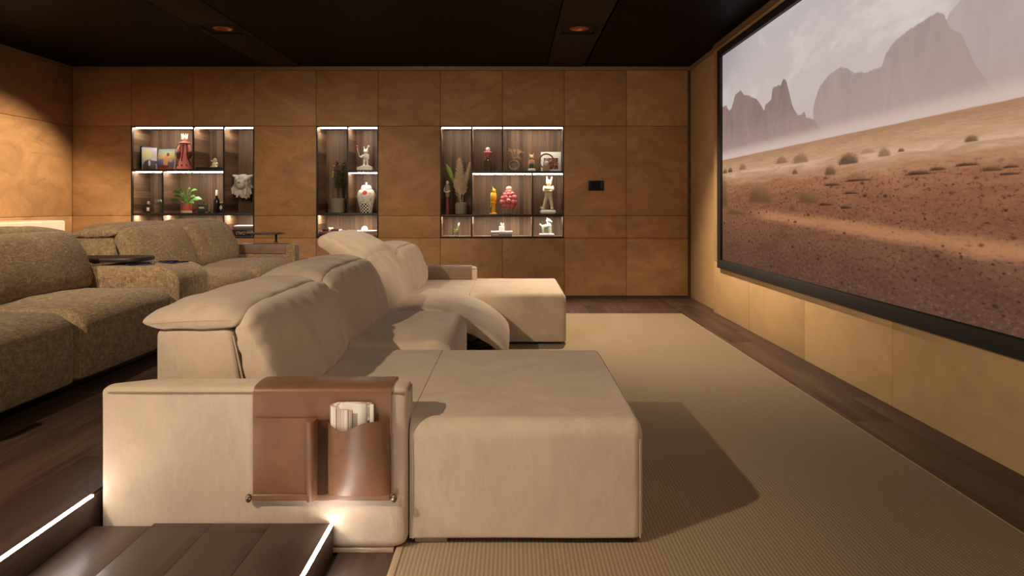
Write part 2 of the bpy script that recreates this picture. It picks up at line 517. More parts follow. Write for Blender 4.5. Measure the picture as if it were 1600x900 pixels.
    def xf(s, mat):
        s.v = [tuple(mat @ Vector(p)) for p in s.v]; return s
    def mesh(s, name, off=(0, 0, 0), smooth=True, angle=35):
        me = bpy.data.meshes.new(name)
        me.from_pydata([(p[0] - off[0], p[1] - off[1], p[2] - off[2]) for p in s.v], [], s.f)
        bm = bmesh.new(); bm.from_mesh(me); bmesh.ops.recalc_face_normals(bm, faces=bm.faces); bm.to_mesh(me); bm.free()
        if smooth:
            me.polygons.foreach_set('use_smooth', [True] * len(me.polygons))
            me.set_sharp_from_angle(angle=math.radians(angle))
        me.update()
        return me

def spline(pts, res=4, closed=False):
    n = len(pts); out = []; D = len(pts[0])
    rng = range(n) if closed else range(n - 1)
    for i in rng:
        g = lambda k: pts[k % n] if closed else pts[max(0, min(n - 1, k))]
        a, b, c, d = g(i - 1), g(i), g(i + 1), g(i + 2)
        for j in range(res):
            t = j / res
            out.append(tuple(0.5 * (2 * b[q] + (c[q] - a[q]) * t + (2 * a[q] - 5 * b[q] + 4 * c[q] - d[q]) * t * t + (3 * b[q] - a[q] - 3 * c[q] + d[q]) * t ** 3) for q in range(D)))
    if not closed: out.append(tuple(pts[-1]))
    return out

def chaikin(pts, it=2):
    P = [tuple(p) for p in pts]
    for _ in range(it):
        Q = []
        for i in range(len(P)):
            a, b = P[i], P[(i + 1) % len(P)]
            Q += [(a[0] * 0.75 + b[0] * 0.25, a[1] * 0.75 + b[1] * 0.25), (a[0] * 0.25 + b[0] * 0.75, a[1] * 0.25 + b[1] * 0.75)]
        P = Q
    return P

ORG = {}
def thing(name, label, cat, loc, group=None, kind=None):
    o = bpy.data.objects.new(name, None); COL.objects.link(o); o.location = loc
    o.empty_display_size = 0.05
    if kind: o['kind'] = kind
    if label: o['label'] = label
    if cat: o['category'] = cat
    if group: o['group'] = group
    ORG[o] = tuple(loc); return o

def part(name, m, mt, parent=None, label=None, kind=None, smooth=True, angle=35):
    """m in world coordinates"""
    off = ORG[parent] if parent is not None else (0, 0, 0)
    me = m.mesh(name, off, smooth, angle); me.materials.append(MAT[mt])
    o = bpy.data.objects.new(name, me); COL.objects.link(o)
    if parent is not None: o.parent = parent
    ORG[o] = off
    if label: o['label'] = label
    if kind: o['kind'] = kind
    return o

def solo(name, m, mt, label, cat, loc, group=None, kind=None, **kw):
    """a thing that is one mesh, m in world coordinates, origin at loc"""
    me = m.mesh(name, loc, **kw); me.materials.append(MAT[mt])
    o = bpy.data.objects.new(name, me); COL.objects.link(o); o.location = loc
    ORG[o] = tuple(loc)
    if label: o['label'] = label
    if cat: o['category'] = cat
    if group: o['group'] = group
    if kind: o['kind'] = kind
    return o

def struct(name, m, mt, label=None, **kw):
    o = part(name, m, mt, None, label, 'structure', **kw); return o

def remesh(o, size=0.004, smooth=4):
    r = o.modifiers.new('remesh', 'REMESH'); r.mode = 'VOXEL'; r.voxel_size = size; r.use_smooth_shade = True
    if smooth:
        q = o.modifiers.new('smooth', 'SMOOTH'); q.iterations = smooth; q.factor = 0.5

def text_part(name, body, size, loc, rot, mt, parent, extrude=0.0006):
    c = bpy.data.curves.new(name, 'FONT'); c.body = body; c.size = size; c.align_x = 'CENTER'; c.align_y = 'CENTER'; c.extrude = extrude
    tmp = bpy.data.objects.new(name + '_tmp', c); COL.objects.link(tmp)
    dg = bpy.context.evaluated_depsgraph_get(); me = bpy.data.meshes.new_from_object(tmp.evaluated_get(dg))
    bpy.data.objects.remove(tmp); me.materials.clear(); me.materials.append(MAT[mt])
    o = bpy.data.objects.new(name, me); COL.objects.link(o); o.parent = parent
    off = ORG[parent]; o.location = (loc[0] - off[0], loc[1] - off[1], loc[2] - off[2]); o.rotation_euler = rot
    ORG[o] = off; return o

# ================================================================== ROOM
YB = 7.724                       # face of the panelled back wall
KB = YB / F
def wx(px): return (px - 800) * KB
def wz(py): return HC - (py - 320) * KB
XL = wx(113); XR = 2.02; XS = 1.979; YSTEP = 6.70; ZC = 2.61; YN = -1.6
ND = 0.40                        # niche depth
PLZ, STZ = 0.183, 0.096          # platform and step heights
PLX, STX = -1.252, -0.535

# slabs behind and above
cl = M().box(XL - 0.1, XR + 0.2, YN - 0.1, YB + 0.7, ZC + 0.05, ZC + 0.12)
for a, b in ((XL - 0.05, -2.80), (-2.362, 0.385), (0.823, XR + 0.1)): cl.box(a, b, YN - 0.05, YB + 0.02, ZC + 0.003, ZC + 0.05)
struct('ceiling', cl, 'ceiling_black', smooth=False)
bx = [wx(p) for p in (113, 205, 302, 397, 494, 591, 688, 785, 882, 979, 1075)]
NICHE = [(wx(205), wx(397)), (wx(494.3), wx(591)), (wx(688), wx(881))]
NZ0, NZ1 = wz(371), wz(197)
core = M()
core.box(XL - 0.1, XR + 0.1, YB + 0.016, YB + 0.06, NZ1, ZC + 0.1)
core.box(XL - 0.1, XR + 0.1, YB + 0.016, YB + 0.06, -0.05, NZ0)
xs = [XL - 0.1] + [v for n in NICHE for v in n] + [XR + 0.1]
for i in range(0, len(xs), 2): core.box(xs[i], xs[i + 1], YB + 0.016, YB + 0.06, NZ0, NZ1)
core.box(XL - 0.1, XR + 0.1, YB + ND + 0.06, YB + ND + 0.12, -0.05, ZC + 0.1)
wall_back = struct('wall_back', core, 'wall_core', smooth=False)
def panel_back(x0, x1, z0, z1, g=0.0022):
    part('panel', M().rbox(x0 + g, x1 - g, YB, YB + 0.016, z0 + g, z1 - g, 0.0015), 'stained_plywood', wall_back)
zr = [wz(462.5), wz(372), wz(337), wz(197), wz(110)]
for i in range(10):
    panel_back(bx[i], bx[i + 1], zr[0], zr[1]); panel_back(bx[i], bx[i + 1], zr[3], zr[4])
for i in (0, 3, 5, 8, 9):
    x0, x1 = bx[i], bx[i + 1]
    if i == 3: x1 = NICHE[1][0]
    if i == 8: x0 = NICHE[2][1]
    panel_back(x0, x1, zr[1], zr[2]); panel_back(x0, x1, zr[2], zr[3])
struct('baseboard_back', M().rbox(XL, XR, YB - 0.004, YB + 0.016, 0, wz(463.5), 0.002), 'dark_trim')
struct('trim_1', M().rbox(XL, XR, YB - 0.012, YB + 0.016, wz(110) + 0.001, ZC + 0.05, 0.003), 'brown_trim')
struct('trim_2', M().rbox(wx(1075) + 0.002, XR, YB - 0.002, YB + 0.016, wz(463), wz(110), 0.002), 'dark_trim')

# left wall
wl = struct('wall_left', M().box(XL - 0.1, XL - 0.016, YN, YB + 0.02, -0.05, ZC + 0.1), 'wall_core', smooth=False)
for j, (z0, z1) in enumerate(((PLZ, zr[1]), (zr[1], zr[2]), (zr[2], zr[3]), (zr[3], wz(109)))):
    y = YB
    while y > YN + 0.01:
        y0 = max(YN, y - 2.1)
        part('panel', M().rbox(XL - 0.016, XL, y0 + 0.002, y - 0.002, z0 + 0.002, z1 - 0.002, 0.0015), 'stained_plywood', wl)
        y = y0
struct('trim_3', M().rbox(XL - 0.016, XL + 0.012, YN, YB, wz(109) + 0.001, ZC + 0.05, 0.003), 'brown_trim')

# right wall: set-back strip by the corner, then the screen wall
wr = struct('wall_right', M().box(XR + 0.014, XR + 0.1, YN, YB + 0.02, -0.05, ZC + 0.1), 'wall_core', smooth=False)
part('panel', M().rbox(XR, XR + 0.014, YSTEP, YB, 0.0, wz(109), 0.002), 'pale_plywood', wr)
ys = [YSTEP, 5.70, 4.62, 3.554, 2.49, 1.42, 0.35, -0.72, YN]
for a, b in zip(ys, ys[1:]):
    part('panel', M().rbox(XS, XR + 0.014, b + 0.002, a - 0.002, 0.0, 0.50, 0.0015), 'pale_plywood', wr)
    part('panel', M().rbox(XS, XR + 0.014, b + 0.002, a - 0.002, 0.504, 2.56, 0.0015), 'pale_plywood', wr)
struct('trim_4', M().rbox(XS - 0.004, XR + 0.02, YN, YSTEP + 0.002, 2.563, ZC + 0.05, 0.003), 'brown_trim')
struct('trim_5', M().rbox(XR - 0.012, XR + 0.02, YSTEP + 0.003, YB - 0.013, 2.563, ZC + 0.05, 0.003), 'brown_trim')

# wall behind the camera
wf = struct('wall_front', M().box(XL - 0.1, XR + 0.1, YN - 0.1, YN - 0.016, -0.05, ZC + 0.1), 'wall_core', smooth=False)
for i in range(10):
    for z0, z1 in ((PLZ, zr[1]), (zr[1], zr[3]), (zr[3], wz(109))):
        part('panel', M().rbox(bx[i] + 0.002, bx[i + 1] - 0.002, YN - 0.016, YN, z0 + 0.002, z1 - 0.002, 0.0015), 'stained_plywood', wf)

# ceiling beams (soffit strips lower than the black fabric), open where the spots are let in
FIX_H = 0.16
def beam(name, x0, x1, ys):
    m = M(); xc = (x0 + x1) / 2; cuts = sorted(ys); y = YN
    for c in cuts:
        m.rbox(x0, x1, y, c - FIX_H, ZC, ZC + 0.05, 0.002)
        m.rbox(x0, xc - FIX_H, c - FIX_H, c + FIX_H, ZC, ZC + 0.05, 0.002)
        m.rbox(xc + FIX_H, x1, c - FIX_H, c + FIX_H, ZC, ZC + 0.05, 0.002)
        y = c + FIX_H
    m.rbox(x0, x1, y, YB - 0.012, ZC, ZC + 0.05, 0.002)
    return struct(name, m, 'beam_brown')
beam('beam', -2.79, -2.38, [0.17, 3.13, 6.10])
beam('beam', 0.395, 0.805, [0.17, 3.13, 6.10])

def spot(x, y, aim, power, cone, blend, label):
    t = thing('ceiling_spotlight', label, 'ceiling light', (x, y, ZC), 'recessed ceiling spotlights')
    h = FIX_H - 0.004; d = 0.05
    fr = M()
    for a, b, c, e in ((-h, h, -h, -h + 0.012), (-h, h, h - 0.012, h), (-h, -h + 0.012, -h + 0.012, h - 0.012), (h - 0.012, h, -h + 0.012, h - 0.012)):
        fr.rbox(x + a, x + b, y + c, y + e, ZC - 0.004, ZC + 0.046, 0.0015)
    part('frame', fr, 'beam_brown', t)
    # plate with a round opening
    n = 28; v, f = [], []
    for i in range(n):
        a = 2 * PI * i / n; ca, sa = math.cos(a), math.sin(a); q = (h - 0.012) / max(abs(ca), abs(sa))
        v += [(x + 0.085 * ca, y + 0.085 * sa, ZC + 0.012), (x + q * ca, y + q * sa, ZC + 0.012)]
    for i in range(n): j = (i + 1) % n; f.append((2 * i, 2 * i + 1, 2 * j + 1, 2 * j))
    part('plate', M().add(v, f), 'beam_brown', t)
    part('reflector', M().lathe([(0.02, 0.047), (0.05, 0.040), (0.075, 0.020), (0.086, 0.0125), (0.080, 0.0125), (0.068, 0.022), (0.045, 0.036), (0.018, 0.041)], (x, y, ZC), 24), 'copper_reflector', t)
    L = bpy.data.lights.new('lamp', 'SPOT'); L.energy = power; L.color = WARM; L.spot_size = math.radians(cone); L.spot_blend = blend; L.shadow_soft_size = 0.03
    o = bpy.data.objects.new('lamp', L); COL.objects.link(o); o.parent = t; o.location = (0, 0, -0.012)
    o.rotation_euler = (Vector(aim) - Vector((x, y, ZC))).to_track_quat('-Z', 'Y').to_euler()
for x, y, aim, p, c, b in SPOTS:
    where = ('in the left ceiling beam' if x < 0 else 'in the right ceiling beam')
    dist = {0.17: 'nearest the viewer', 3.13: 'half way along the room', 6.10: 'near the back wall'}[y]
    spot(x, y, aim, p, c, b, 'square recessed copper spotlight %s, %s' % (where, dist))
for (x, y, aim, p, c, b), d in zip(FILL_SPOTS, ('beside the far half of the left wall', 'beside the near half of the left wall')):
    spot(x, y, aim, p, c, b, 'square copper spotlight let into the black ceiling %s' % d)

# ------------------------------------------------------------------ floor, platform and step
random.seed(5)
floor = struct('floor', M().box(PLX - 0.1, XR + 0.1, YN, YB + 0.02, -0.08, -0.012), 'wall_core', smooth=False)
def planks(parent, x0, x1, y0, y1, z, w=0.18, ln=1.9, name='plank'):
    n = max(1, round((x1 - x0) / w)); w = (x1 - x0) / n
    for i in range(n):
        xa, xb = x0 + i * w, x0 + (i + 1) * w
        y = y0 - random.random() * ln
        while y < y1:
            a, b = max(y, y0), min(y + ln, y1); y += ln
            if b - a < 0.02: continue
            part(name, M().rbox(xa + 0.0003, xb - 0.0003, a + 0.0003, b - 0.0003, z - 0.012, z, 0.0008), 'dark_floor', parent)
planks(floor, STX + 0.01, XR + 0.014, 0.4, YB, 0.0)
plat = struct('raised_platform', M().box(XL, PLX - 0.02, YN, YB, 0.0, PLZ - 0.012), 'wall_core', smooth=False)
planks(plat, -2.52, PLX - 0.0095, 0.3, YB, PLZ, 0.2)
part('riser', M().rbox(PLX - 0.02, PLX - 0.001, YN, YB, 0.0, PLZ - 0.0065, 0.001), 'dark_floor', plat)
part('led_strip', M().box(PLX - 0.009, PLX - 0.001, YN, 2.045, PLZ - 0.006, PLZ - 0.001), 'led_step', plat)
step = struct('entry_step', M().box(PLX, STX - 0.02, YN, 2.044, 0.0, STZ - 0.012), 'wall_core', smooth=False)
planks(step, PLX + 0.004, STX - 0.0095, 0.3, 2.046, STZ, 0.178, 1.4)
part('riser', M().rbox(STX - 0.02, STX - 0.001, YN, 2.046, -0.012, STZ - 0.0065, 0.001), 'dark_floor', step)
part('led_strip', M().box(STX - 0.009, STX - 0.001, YN, 2.040, STZ - 0.006, STZ - 0.001), 'led_step', step)

# rug
rug = thing('sisal_rug', 'large ribbed beige sisal rug on the dark wood floor in front of the screen', 'rug', (0.6, 3.8, 0))
RX0, RX1, RY0, RY1 = -0.352, 1.625, 0.9, 6.55
part('rug_field', M().rbox(RX0 + 0.022, RX1 - 0.006, RY0, RY1, 0.0005, 0.009, 0.003), 'sisal', rug)
part('binding', M().rbox(RX0, RX0 + 0.022, RY0, RY1, 0.0005, 0.0105, 0.003), 'rug_binding', rug, label='pale woven edge binding')
part('binding', M().rbox(RX1 - 0.006, RX1, RY0, RY1, 0.0005, 0.0095, 0.002), 'rug_binding', rug)

# ------------------------------------------------------------------ projection screen
def mat_screen():
    t = T('desert_picture'); v = t.co(); px, py, pz = t.xyz(v)
    u = py * -1.0; z = pz
    X = 1.97; Y0 = 6.387; W = 4.437
    def cv(p): yy = X * F / (p[0] - 800.0); return (Y0 - yy, HC - (p[1] - 320.0) * X / (p[0] - 800.0))
    def ridge(pts):
        n = t.node('ShaderNodeFloatCurve'); c = n.mapping.curves[0]
        q = [cv(p) for p in pts]; q = [(a / W, b / 4.0) for a, b in q]
        q = sorted(q)
        if q[0][0] > 0.001: q = [(0.0, 0.25), (q[0][0] - 0.0008, 0.25)] + q
        if q[-1][0] < 0.999: q = q + [(q[-1][0] + 0.0008, 0.25), (1.0, 0.25)]
        c.points[0].location = q[0]; c.points[1].location = q[-1]
        for a in q[1:-1]: c.points.new(*a)
        for p in c.points: p.handle_type = 'VECTOR'
        n.mapping.update()
        t.link((u / W), n.inputs['Value'])
        return E(t.nt, n.outputs[0]) * 4.0
    uv = t.vec(u, z)
    sky = t.mix(z.lin(1.5, 2.4), srgb(206, 188, 182), srgb(196, 184, 183))
    cl = t.noise(t.scale(uv, (0.8, 1.6, 1)), 1.4, 5, 0.6, 0.5)
    sky = t.mix(cl.step(0.48, 0.70) * 0.7, sky, srgb(226, 212, 206))
    sky = t.mix((z - 1.95 + (0.35 - u) * 0.25).step(0.0, 0.55) * (1.3 - u).step(0.0, 1.2) * 0.55, sky, srgb(150, 138, 145))
    jag = t.noise(uv, 20, 6, 0.72) - 0.5
    R3 = ridge([(1470, 60), (1480.6, 25), (1499, 1.5), (1530, -30), (1600, -90), (1700, -190), (1870, -260)])
    R2 = ridge([(1270, 172), (1273.7, 155), (1281, 135), (1295.7, 116), (1313, 104.8), (1325, 107), (1335, 114.5), (1343, 112), (1354, 113), (1378, 104), (1384, 84), (1400, 62), (1424.6, 43.5), (1452.6, 26.4), (1465, 18.7), (1476, 23), (1483.7, 43.5), (1502, 53), (1512, 75), (1524, 99.5), (1545, 130), (1560, 150)])
    R1 = ridge([(1129.2, 167), (1134.4, 164.6), (1139, 173), (1143, 169.5), (1149, 147.5), (1157.7, 140.7), (1162.5, 148.8), (1168.7, 148.8), (1183, 155), (1190.7, 167), (1194, 174), (1195.5, 164.6), (1205, 155), (1207, 137.8), (1215, 134), (1220, 133), (1224, 122), (1228.5, 125.5), (1233.4, 145), (1238, 164.6), (1245.6, 179), (1250.5, 180.5), (1256.6, 173), (1260, 184), (1271, 186.6), (1281, 199), (1290, 212)])
    rock = t.noise(t.scale(uv, (2.0, 1.0, 1)), 2.6, 5, 0.62, 0.9)
    def layer(base, R, c0, c1, amp):
        m = (R + jag * amp - z).step(-0.006, 0.008)
        return t.mix(m, base, t.mix(rock.lin(0.3, 0.7), c0, c1))
    k = layer(sky, R3, srgb(178, 159, 156), srgb(187, 168, 163), 0.05)
    k = layer(k, R2, srgb(163, 141, 137), srgb(176, 153, 147), 0.03)
    k = layer(k, R1, srgb(136, 113, 107), srgb(156, 131, 123), 0.035)
    haze = (1.0 - (z - 1.46).step(0.0, 0.36)) * 0.55
    k = t.mix(haze, k, srgb(190, 160, 150))
    dust = 1.0 - (z + jag * 0.03 - 1.49).step(-0.01, 0.085)
    k = t.mix(dust * 0.92, k, srgb(214, 188, 176))
    # ground
    d = 1.468 - z
    w = 1.0 / (d.op('MAXIMUM', 0.0) + 0.07)
    gv = t.vec((u - 2.4) * w * 0.75, w * 1.6)
    g1 = t.noise(gv, 1.6, 5, 0.62, 0.4)
    g2 = t.noise(gv, 14.0, 4, 0.7)
    g3 = t.noise(t.vec(u * 1.1, z * 9.0), 2.2, 4, 0.6, 0.5)
    g4 = t.noise(t.vec(u * 26.0, z * 52.0), 1.0, 4, 0.72)
    base = t.ramp((d + (g3 - 0.5) * 0.16).lin(0.0, 0.95), [(0.0, srgb(182, 138, 104)), (0.10, srgb(204, 163, 126)), (0.20, srgb(194, 150, 114)), (0.27, srgb(170, 117, 82)), (0.42, srgb(146, 98, 68)), (0.62, srgb(134, 91, 66)), (0.82, srgb(110, 76, 58)), (1.0, srgb(104, 73, 56))])
    k2 = t.mix(g1.lin(0.3, 0.7) * 0.6, base, t.mix(1.0, base, (0.62, 0.56, 0.52, 1), 'MULTIPLY'))
    far_dust = (1.0 - ((d - 0.15) / 0.035).op('ABSOLUTE').step(0.2, 1.4)) * g3.step(0.40, 0.62)
    k2 = t.mix(far_dust * 0.8, k2, srgb(216, 180, 148))
    dc = d - 0.452 - u * 0.041 + (g3 - 0.5) * 0.06
    path = (1.0 - (dc / 0.05).op('ABSOLUTE').step(0.1, 1.3)) * u.step(0.5, 1.3)
    k2 = t.mix(path * 0.75, k2, srgb(188, 134, 92))
    far = d.step(0.16, 0.32)
    k2 = t.mix((g4.step(0.52, 0.66)) * far * (1.0 - path * 0.7) * 0.75, k2, srgb(66, 43, 34))
    k2 = t.mix(((1.0 - g4).step(0.56, 0.70)) * far * 0.35, k2, srgb(178, 128, 98))
    vd, vc = t.voro(t.vec(u * 15.0, z * 30.0), 1.0)
    cell = E(t.nt, t.xyz(vc)[0].k)
    spots_ = (1.0 - vd.step(0.10, 0.26)) * cell.step(0.70, 0.74) * far
    k2 = t.mix(spots_ * 0.75, k2, srgb(52, 34, 28))
    vd2, vc2 = t.voro(t.vec(u * 7.0, z * 17.0), 1.0)
    sp2 = (1.0 - (vd2 + (g4 - 0.5) * 0.5).step(0.08, 0.22)) * E(t.nt, t.xyz(vc2)[1].k).step(0.62, 0.66) * far
    k2 = t.mix(sp2 * 0.8, k2, srgb(54, 35, 28))
    k2 = t.mix(g1.step(0.5, 0.75) * d.step(0.1, 0.5) * 0.35, k2, srgb(90, 58, 44))
    m = (d + (g3 - 0.5) * 0.012).step(-0.003, 0.006)
    k = t.mix(m, k, k2)
    # scrub bushes
    bz = t.noise(t.vec(u * 48, z * 44), 1.0, 4, 0.75) - 0.5
    DARK, TAN, OLV, PALE, ROCK = srgb(80, 58, 40), srgb(140, 104, 72), srgb(104, 74, 48), srgb(164, 130, 102), srgb(62, 40, 32)
    for x, y, hw, hh, c in [(1325, 256, 18, 19, DARK), (1381, 244, 11, 14, TAN), (1408, 237, 6, 6, OLV), (1518, 221, 13, 11, OLV), (1250, 254, 14, 16, TAN), (1221, 255, 10, 12, TAN), (1297, 273, 10, 16, OLV), (1290, 280, 4, 5, DARK), (1242, 272, 5, 9, OLV), (1160, 265, 6, 10, TAN), (1141, 269, 4, 8, DARK), (1133, 271, 4, 8, OLV), (1355, 239, 12, 8, PALE), (1187, 316, 22, 30, OLV), (1262, 317, 18, 21, OLV), (1150, 335, 16, 12, OLV), (1131, 322, 7, 50, OLV), (1238, 329, 5, 17, OLV), (1550, 267, 20, 9, DARK), (1435, 273, 24, 8, ROCK), (1465, 266, 14, 6, ROCK), (1510, 259, 22, 6, ROCK), (1300, 290, 14, 5, ROCK), (1330, 303, 14, 5, ROCK), (1290, 321, 13, 6, ROCK), (1322, 326, 10, 7, ROCK), (1578, 273, 20, 5, ROCK), (1580, 262, 14, 5, ROCK), (1340, 283, 26, 5, ROCK)]:
        a, b = cv((x, y)); a2, _ = cv((x + hw, y)); b2 = b + hh * X / (x - 800.0)
        rx, rz = abs(a2 - a), (b2 - b)
        q = ((u - a) / rx); s_ = ((z - b) / rz)
        lo = s_.step(-0.12, 0.06)
        r2 = (q * q + s_ * s_ * 1.0).op('SQRT') + bz * 0.9
        k = t.mix((1.0 - r2.step(0.62, 1.12)) * lo * 0.9, k, t.mix((s_ + q * 0.3).step(0.1, 1.0) * 0.45, c, srgb(170, 130, 88)))
    t.col((0.0, 0.0, 0.0, 1)); t.set(rough=0.9, spec=0.0)
    t.link(k, t.b.inputs['Emission Color']); t.b.inputs['Emission Strength'].default_value = 0.95
    MAT['desert_picture'] = t.m
mat_screen()
SX = 1.97
scr = thing('projection_screen', 'very large wall screen showing a dusty desert with rocky mountains', 'screen', (SX, 6.387, 0.0))
ye = 6.387 - 4.437
part('picture', M().add([(SX, 6.387, 0.535), (SX, ye, 0.535), (SX, ye, 2.44), (SX, 6.387, 2.44)], [(0, 1, 2, 3)]), 'desert_picture', scr, label='desert picture with rocks, dust and scrub bushes', smooth=False)
fm = M()
for a, b, c, d in ((ye - 0.07, 6.48, 0.455, 0.532), (ye - 0.07, 6.48, 2.443, 2.508), (6.39, 6.48, 0.532, 2.443), (ye - 0.07, ye - 0.003, 0.532, 2.443)):
    fm.rbox(1.945, 1.978, a, b, c, d, 0.003)
part('frame', fm, 'screen_frame', scr)
part('backing', M().box(1.9715, 1.978, ye - 0.06, 6.47, 0.47, 2.5), 'black_plastic', scr)

# wall keypad
kp = thing('wall_keypad', 'small black touch keypad on the plywood back wall', 'control panel', (wx(931), YB, wz(298)))
part('plate', M().rbox(wx(919), wx(943.5), YB - 0.012, YB - 0.0005, wz(298), wz(282.5), 0.002), 'black_plastic', kp)
part('glass_front', M().rbox(wx(919.6), wx(938), YB - 0.0145, YB - 0.012, wz(297.4), wz(283.2), 0.001), 'tinted_lens', kp)
part('button_strip', M().rbox(wx(938.6), wx(943), YB - 0.0145, YB - 0.012, wz(297.4), wz(283.2), 0.001), 'black_plastic', kp)

# ------------------------------------------------------------------ display niches
NB = YB + ND
def niche(x0, x1, label, xdiv, shelves, leds):
    """xdiv: (x, z0, z1) uprights; shelves: (x0, x1, ztop); leds: (x0, x1, z under board)"""
    t = thing('display_niche', label, 'display shelf', ((x0 + x1) / 2, YB, NZ0), 'lit walnut display niches in the back wall')
    e = 0.012
    fr = M()
    for a, b, c, d in ((x0, x1, NZ1 - e, NZ1), (x0, x1, NZ0, NZ0 + e), (x0, x0 + e, NZ0 + e, NZ1 - e), (x1 - e, x1, NZ0 + e, NZ1 - e)):
        fr.rbox(a, b, YB - 0.004, YB + 0.03, c, d, 0.001)
    part('frame', fr, 'bronze_frame', t)
    part('back_panel', M().box(x0, x1, NB, NB + 0.02, NZ0, NZ1), 'walnut_back', t, smooth=False)
    part('side_panel', M().box(x0 - 0.018, x0 + 0.004, YB + 0.03, NB, NZ0, NZ1), 'walnut_side', t, smooth=False)
    part('side_panel', M().box(x1 - 0.004, x1 + 0.018, YB + 0.03, NB, NZ0, NZ1), 'walnut_side', t, smooth=False)
    part('top_board', M().box(x0, x1, YB + 0.03, NB, NZ1 - 0.004, NZ1 + 0.018), 'walnut_shelf', t, smooth=False)
    part('bottom_board', M().box(x0, x1, YB + 0.03, NB, NZ0 - 0.018, NZ0 + 0.010), 'walnut_shelf', t, smooth=False)
    for x, z0, z1 in xdiv:
        o = part('divider', M().box(x - 0.0075, x + 0.0075, YB + 0.012, NB, z0, z1), 'walnut_side', t, smooth=False)
        part('edge_strip', M().rbox(x - 0.009, x + 0.009, YB, YB + 0.012, z0, z1, 0.001), 'bronze_frame', o)
    for a, b, z in shelves:
        o = part('shelf', M().box(a, b, YB + 0.012, NB, z - 0.018, z), 'walnut_shelf', t, smooth=False)
        part('edge_strip', M().rbox(a, b, YB, YB + 0.012, z - 0.024, z + 0.002, 0.001), 'bronze_frame', o)
    for a, b, z in leds:
        h = 0.014 if z > HC else 0.002
        part('led_strip', M().box(a, b, YB + 0.085, YB + (0.115 if z > HC else 0.150), z - h, z - 0.0005), 'led_white', t, smooth=False)
S1, S2 = 1.452, 0.953
TOP, BOT = NZ1 - 0.004, NZ0 + 0.010
g = 0.010
x0, x1 = NICHE[0]
niche(x0, x1, 'lit walnut display niche with a red dress sculpture, leftmost of the three',
      [(wx(302), S1, NZ1 - 0.012), (wx(349.5), S2, NZ1 - 0.012), (wx(254), S2, S1 - 0.018), (wx(254), NZ0 + 0.012, S2 - 0.018), (wx(349.5), NZ0 + 0.012, S2 - 0.018)],
      [(x0 + 0.004, wx(349.5) - 0.008, S1), (x0 + 0.004, x1 - 0.004, S2)],
      [(x0 + g, wx(302) - g, TOP), (wx(302) + g, wx(349.5) - g, TOP), (wx(349.5) + g, x1 - g, TOP),
       (x0 + g, wx(254) - g, S1 - 0.018), (wx(254) + g, wx(349.5) - g, S1 - 0.018),
       (x0 + g, wx(254) - g, S2 - 0.018), (wx(254) + g, wx(349.5) - g, S2 - 0.018), (wx(349.5) + g, x1 - g, S2 - 0.018)])
x0, x1 = NICHE[1]
SN2 = 1.440
niche(x0, x1, 'narrow lit walnut display niche with a ginger jar, middle of the three',
      [(wx(543), S2, NZ1 - 0.012)], [(wx(543) + 0.008, x1 - 0.004, SN2), (x0 + 0.004, x1 - 0.004, S2)],
      [(x0 + g, wx(543) - g, TOP), (wx(543) + g, x1 - g, TOP), (wx(543) + g, x1 - g, SN2 - 0.018), (x0 + g, x1 - g, S2 - 0.018)])
x0, x1 = NICHE[2]
SN3, SM3 = 1.430, 0.938
niche(x0, x1, 'lit walnut display niche with pampas grass and a yellow parrot, rightmost of the three',
      [(wx(737), SM3, NZ1 - 0.012), (wx(785), SN3, NZ1 - 0.012), (wx(832), SM3, SN3 - 0.018), (wx(737), NZ0 + 0.012, SM3 - 0.018), (wx(832), NZ0 + 0.012, SM3 - 0.018)],
      [(wx(737) + 0.008, x1 - 0.004, SN3), (x0 + 0.004, x1 - 0.004, SM3)],
      [(x0 + g, wx(737) - g, TOP), (wx(737) + g, wx(785) - g, TOP), (wx(785) + g, x1 - g, TOP), (wx(737) + g, wx(832) - g, SN3 - 0.018), (wx(832) + g, x1 - g, SN3 - 0.018),
       (x0 + g, wx(737) - g, SM3 - 0.018), (wx(737) + g, wx(832) - g, SM3 - 0.018), (wx(832) + g, x1 - g, SM3 - 0.018)])

# ================================================================== SOFAS
def wob(V, amp, seed=0.0, f=1.0):
    x, y, z = V[:, 0], V[:, 1], V[:, 2]
    n = np.sin(x * 13 * f + 3 * np.sin(y * 7 * f + seed) + seed) * np.sin(y * 11 * f + 2.1 * np.sin(z * 9 * f) + 1.7 * seed)
    n2 = np.sin(x * 31 * f + y * 23 * f + seed * 3) * np.sin(z * 27 * f + y * 17 * f)
    return amp * (n + 0.35 * n2)

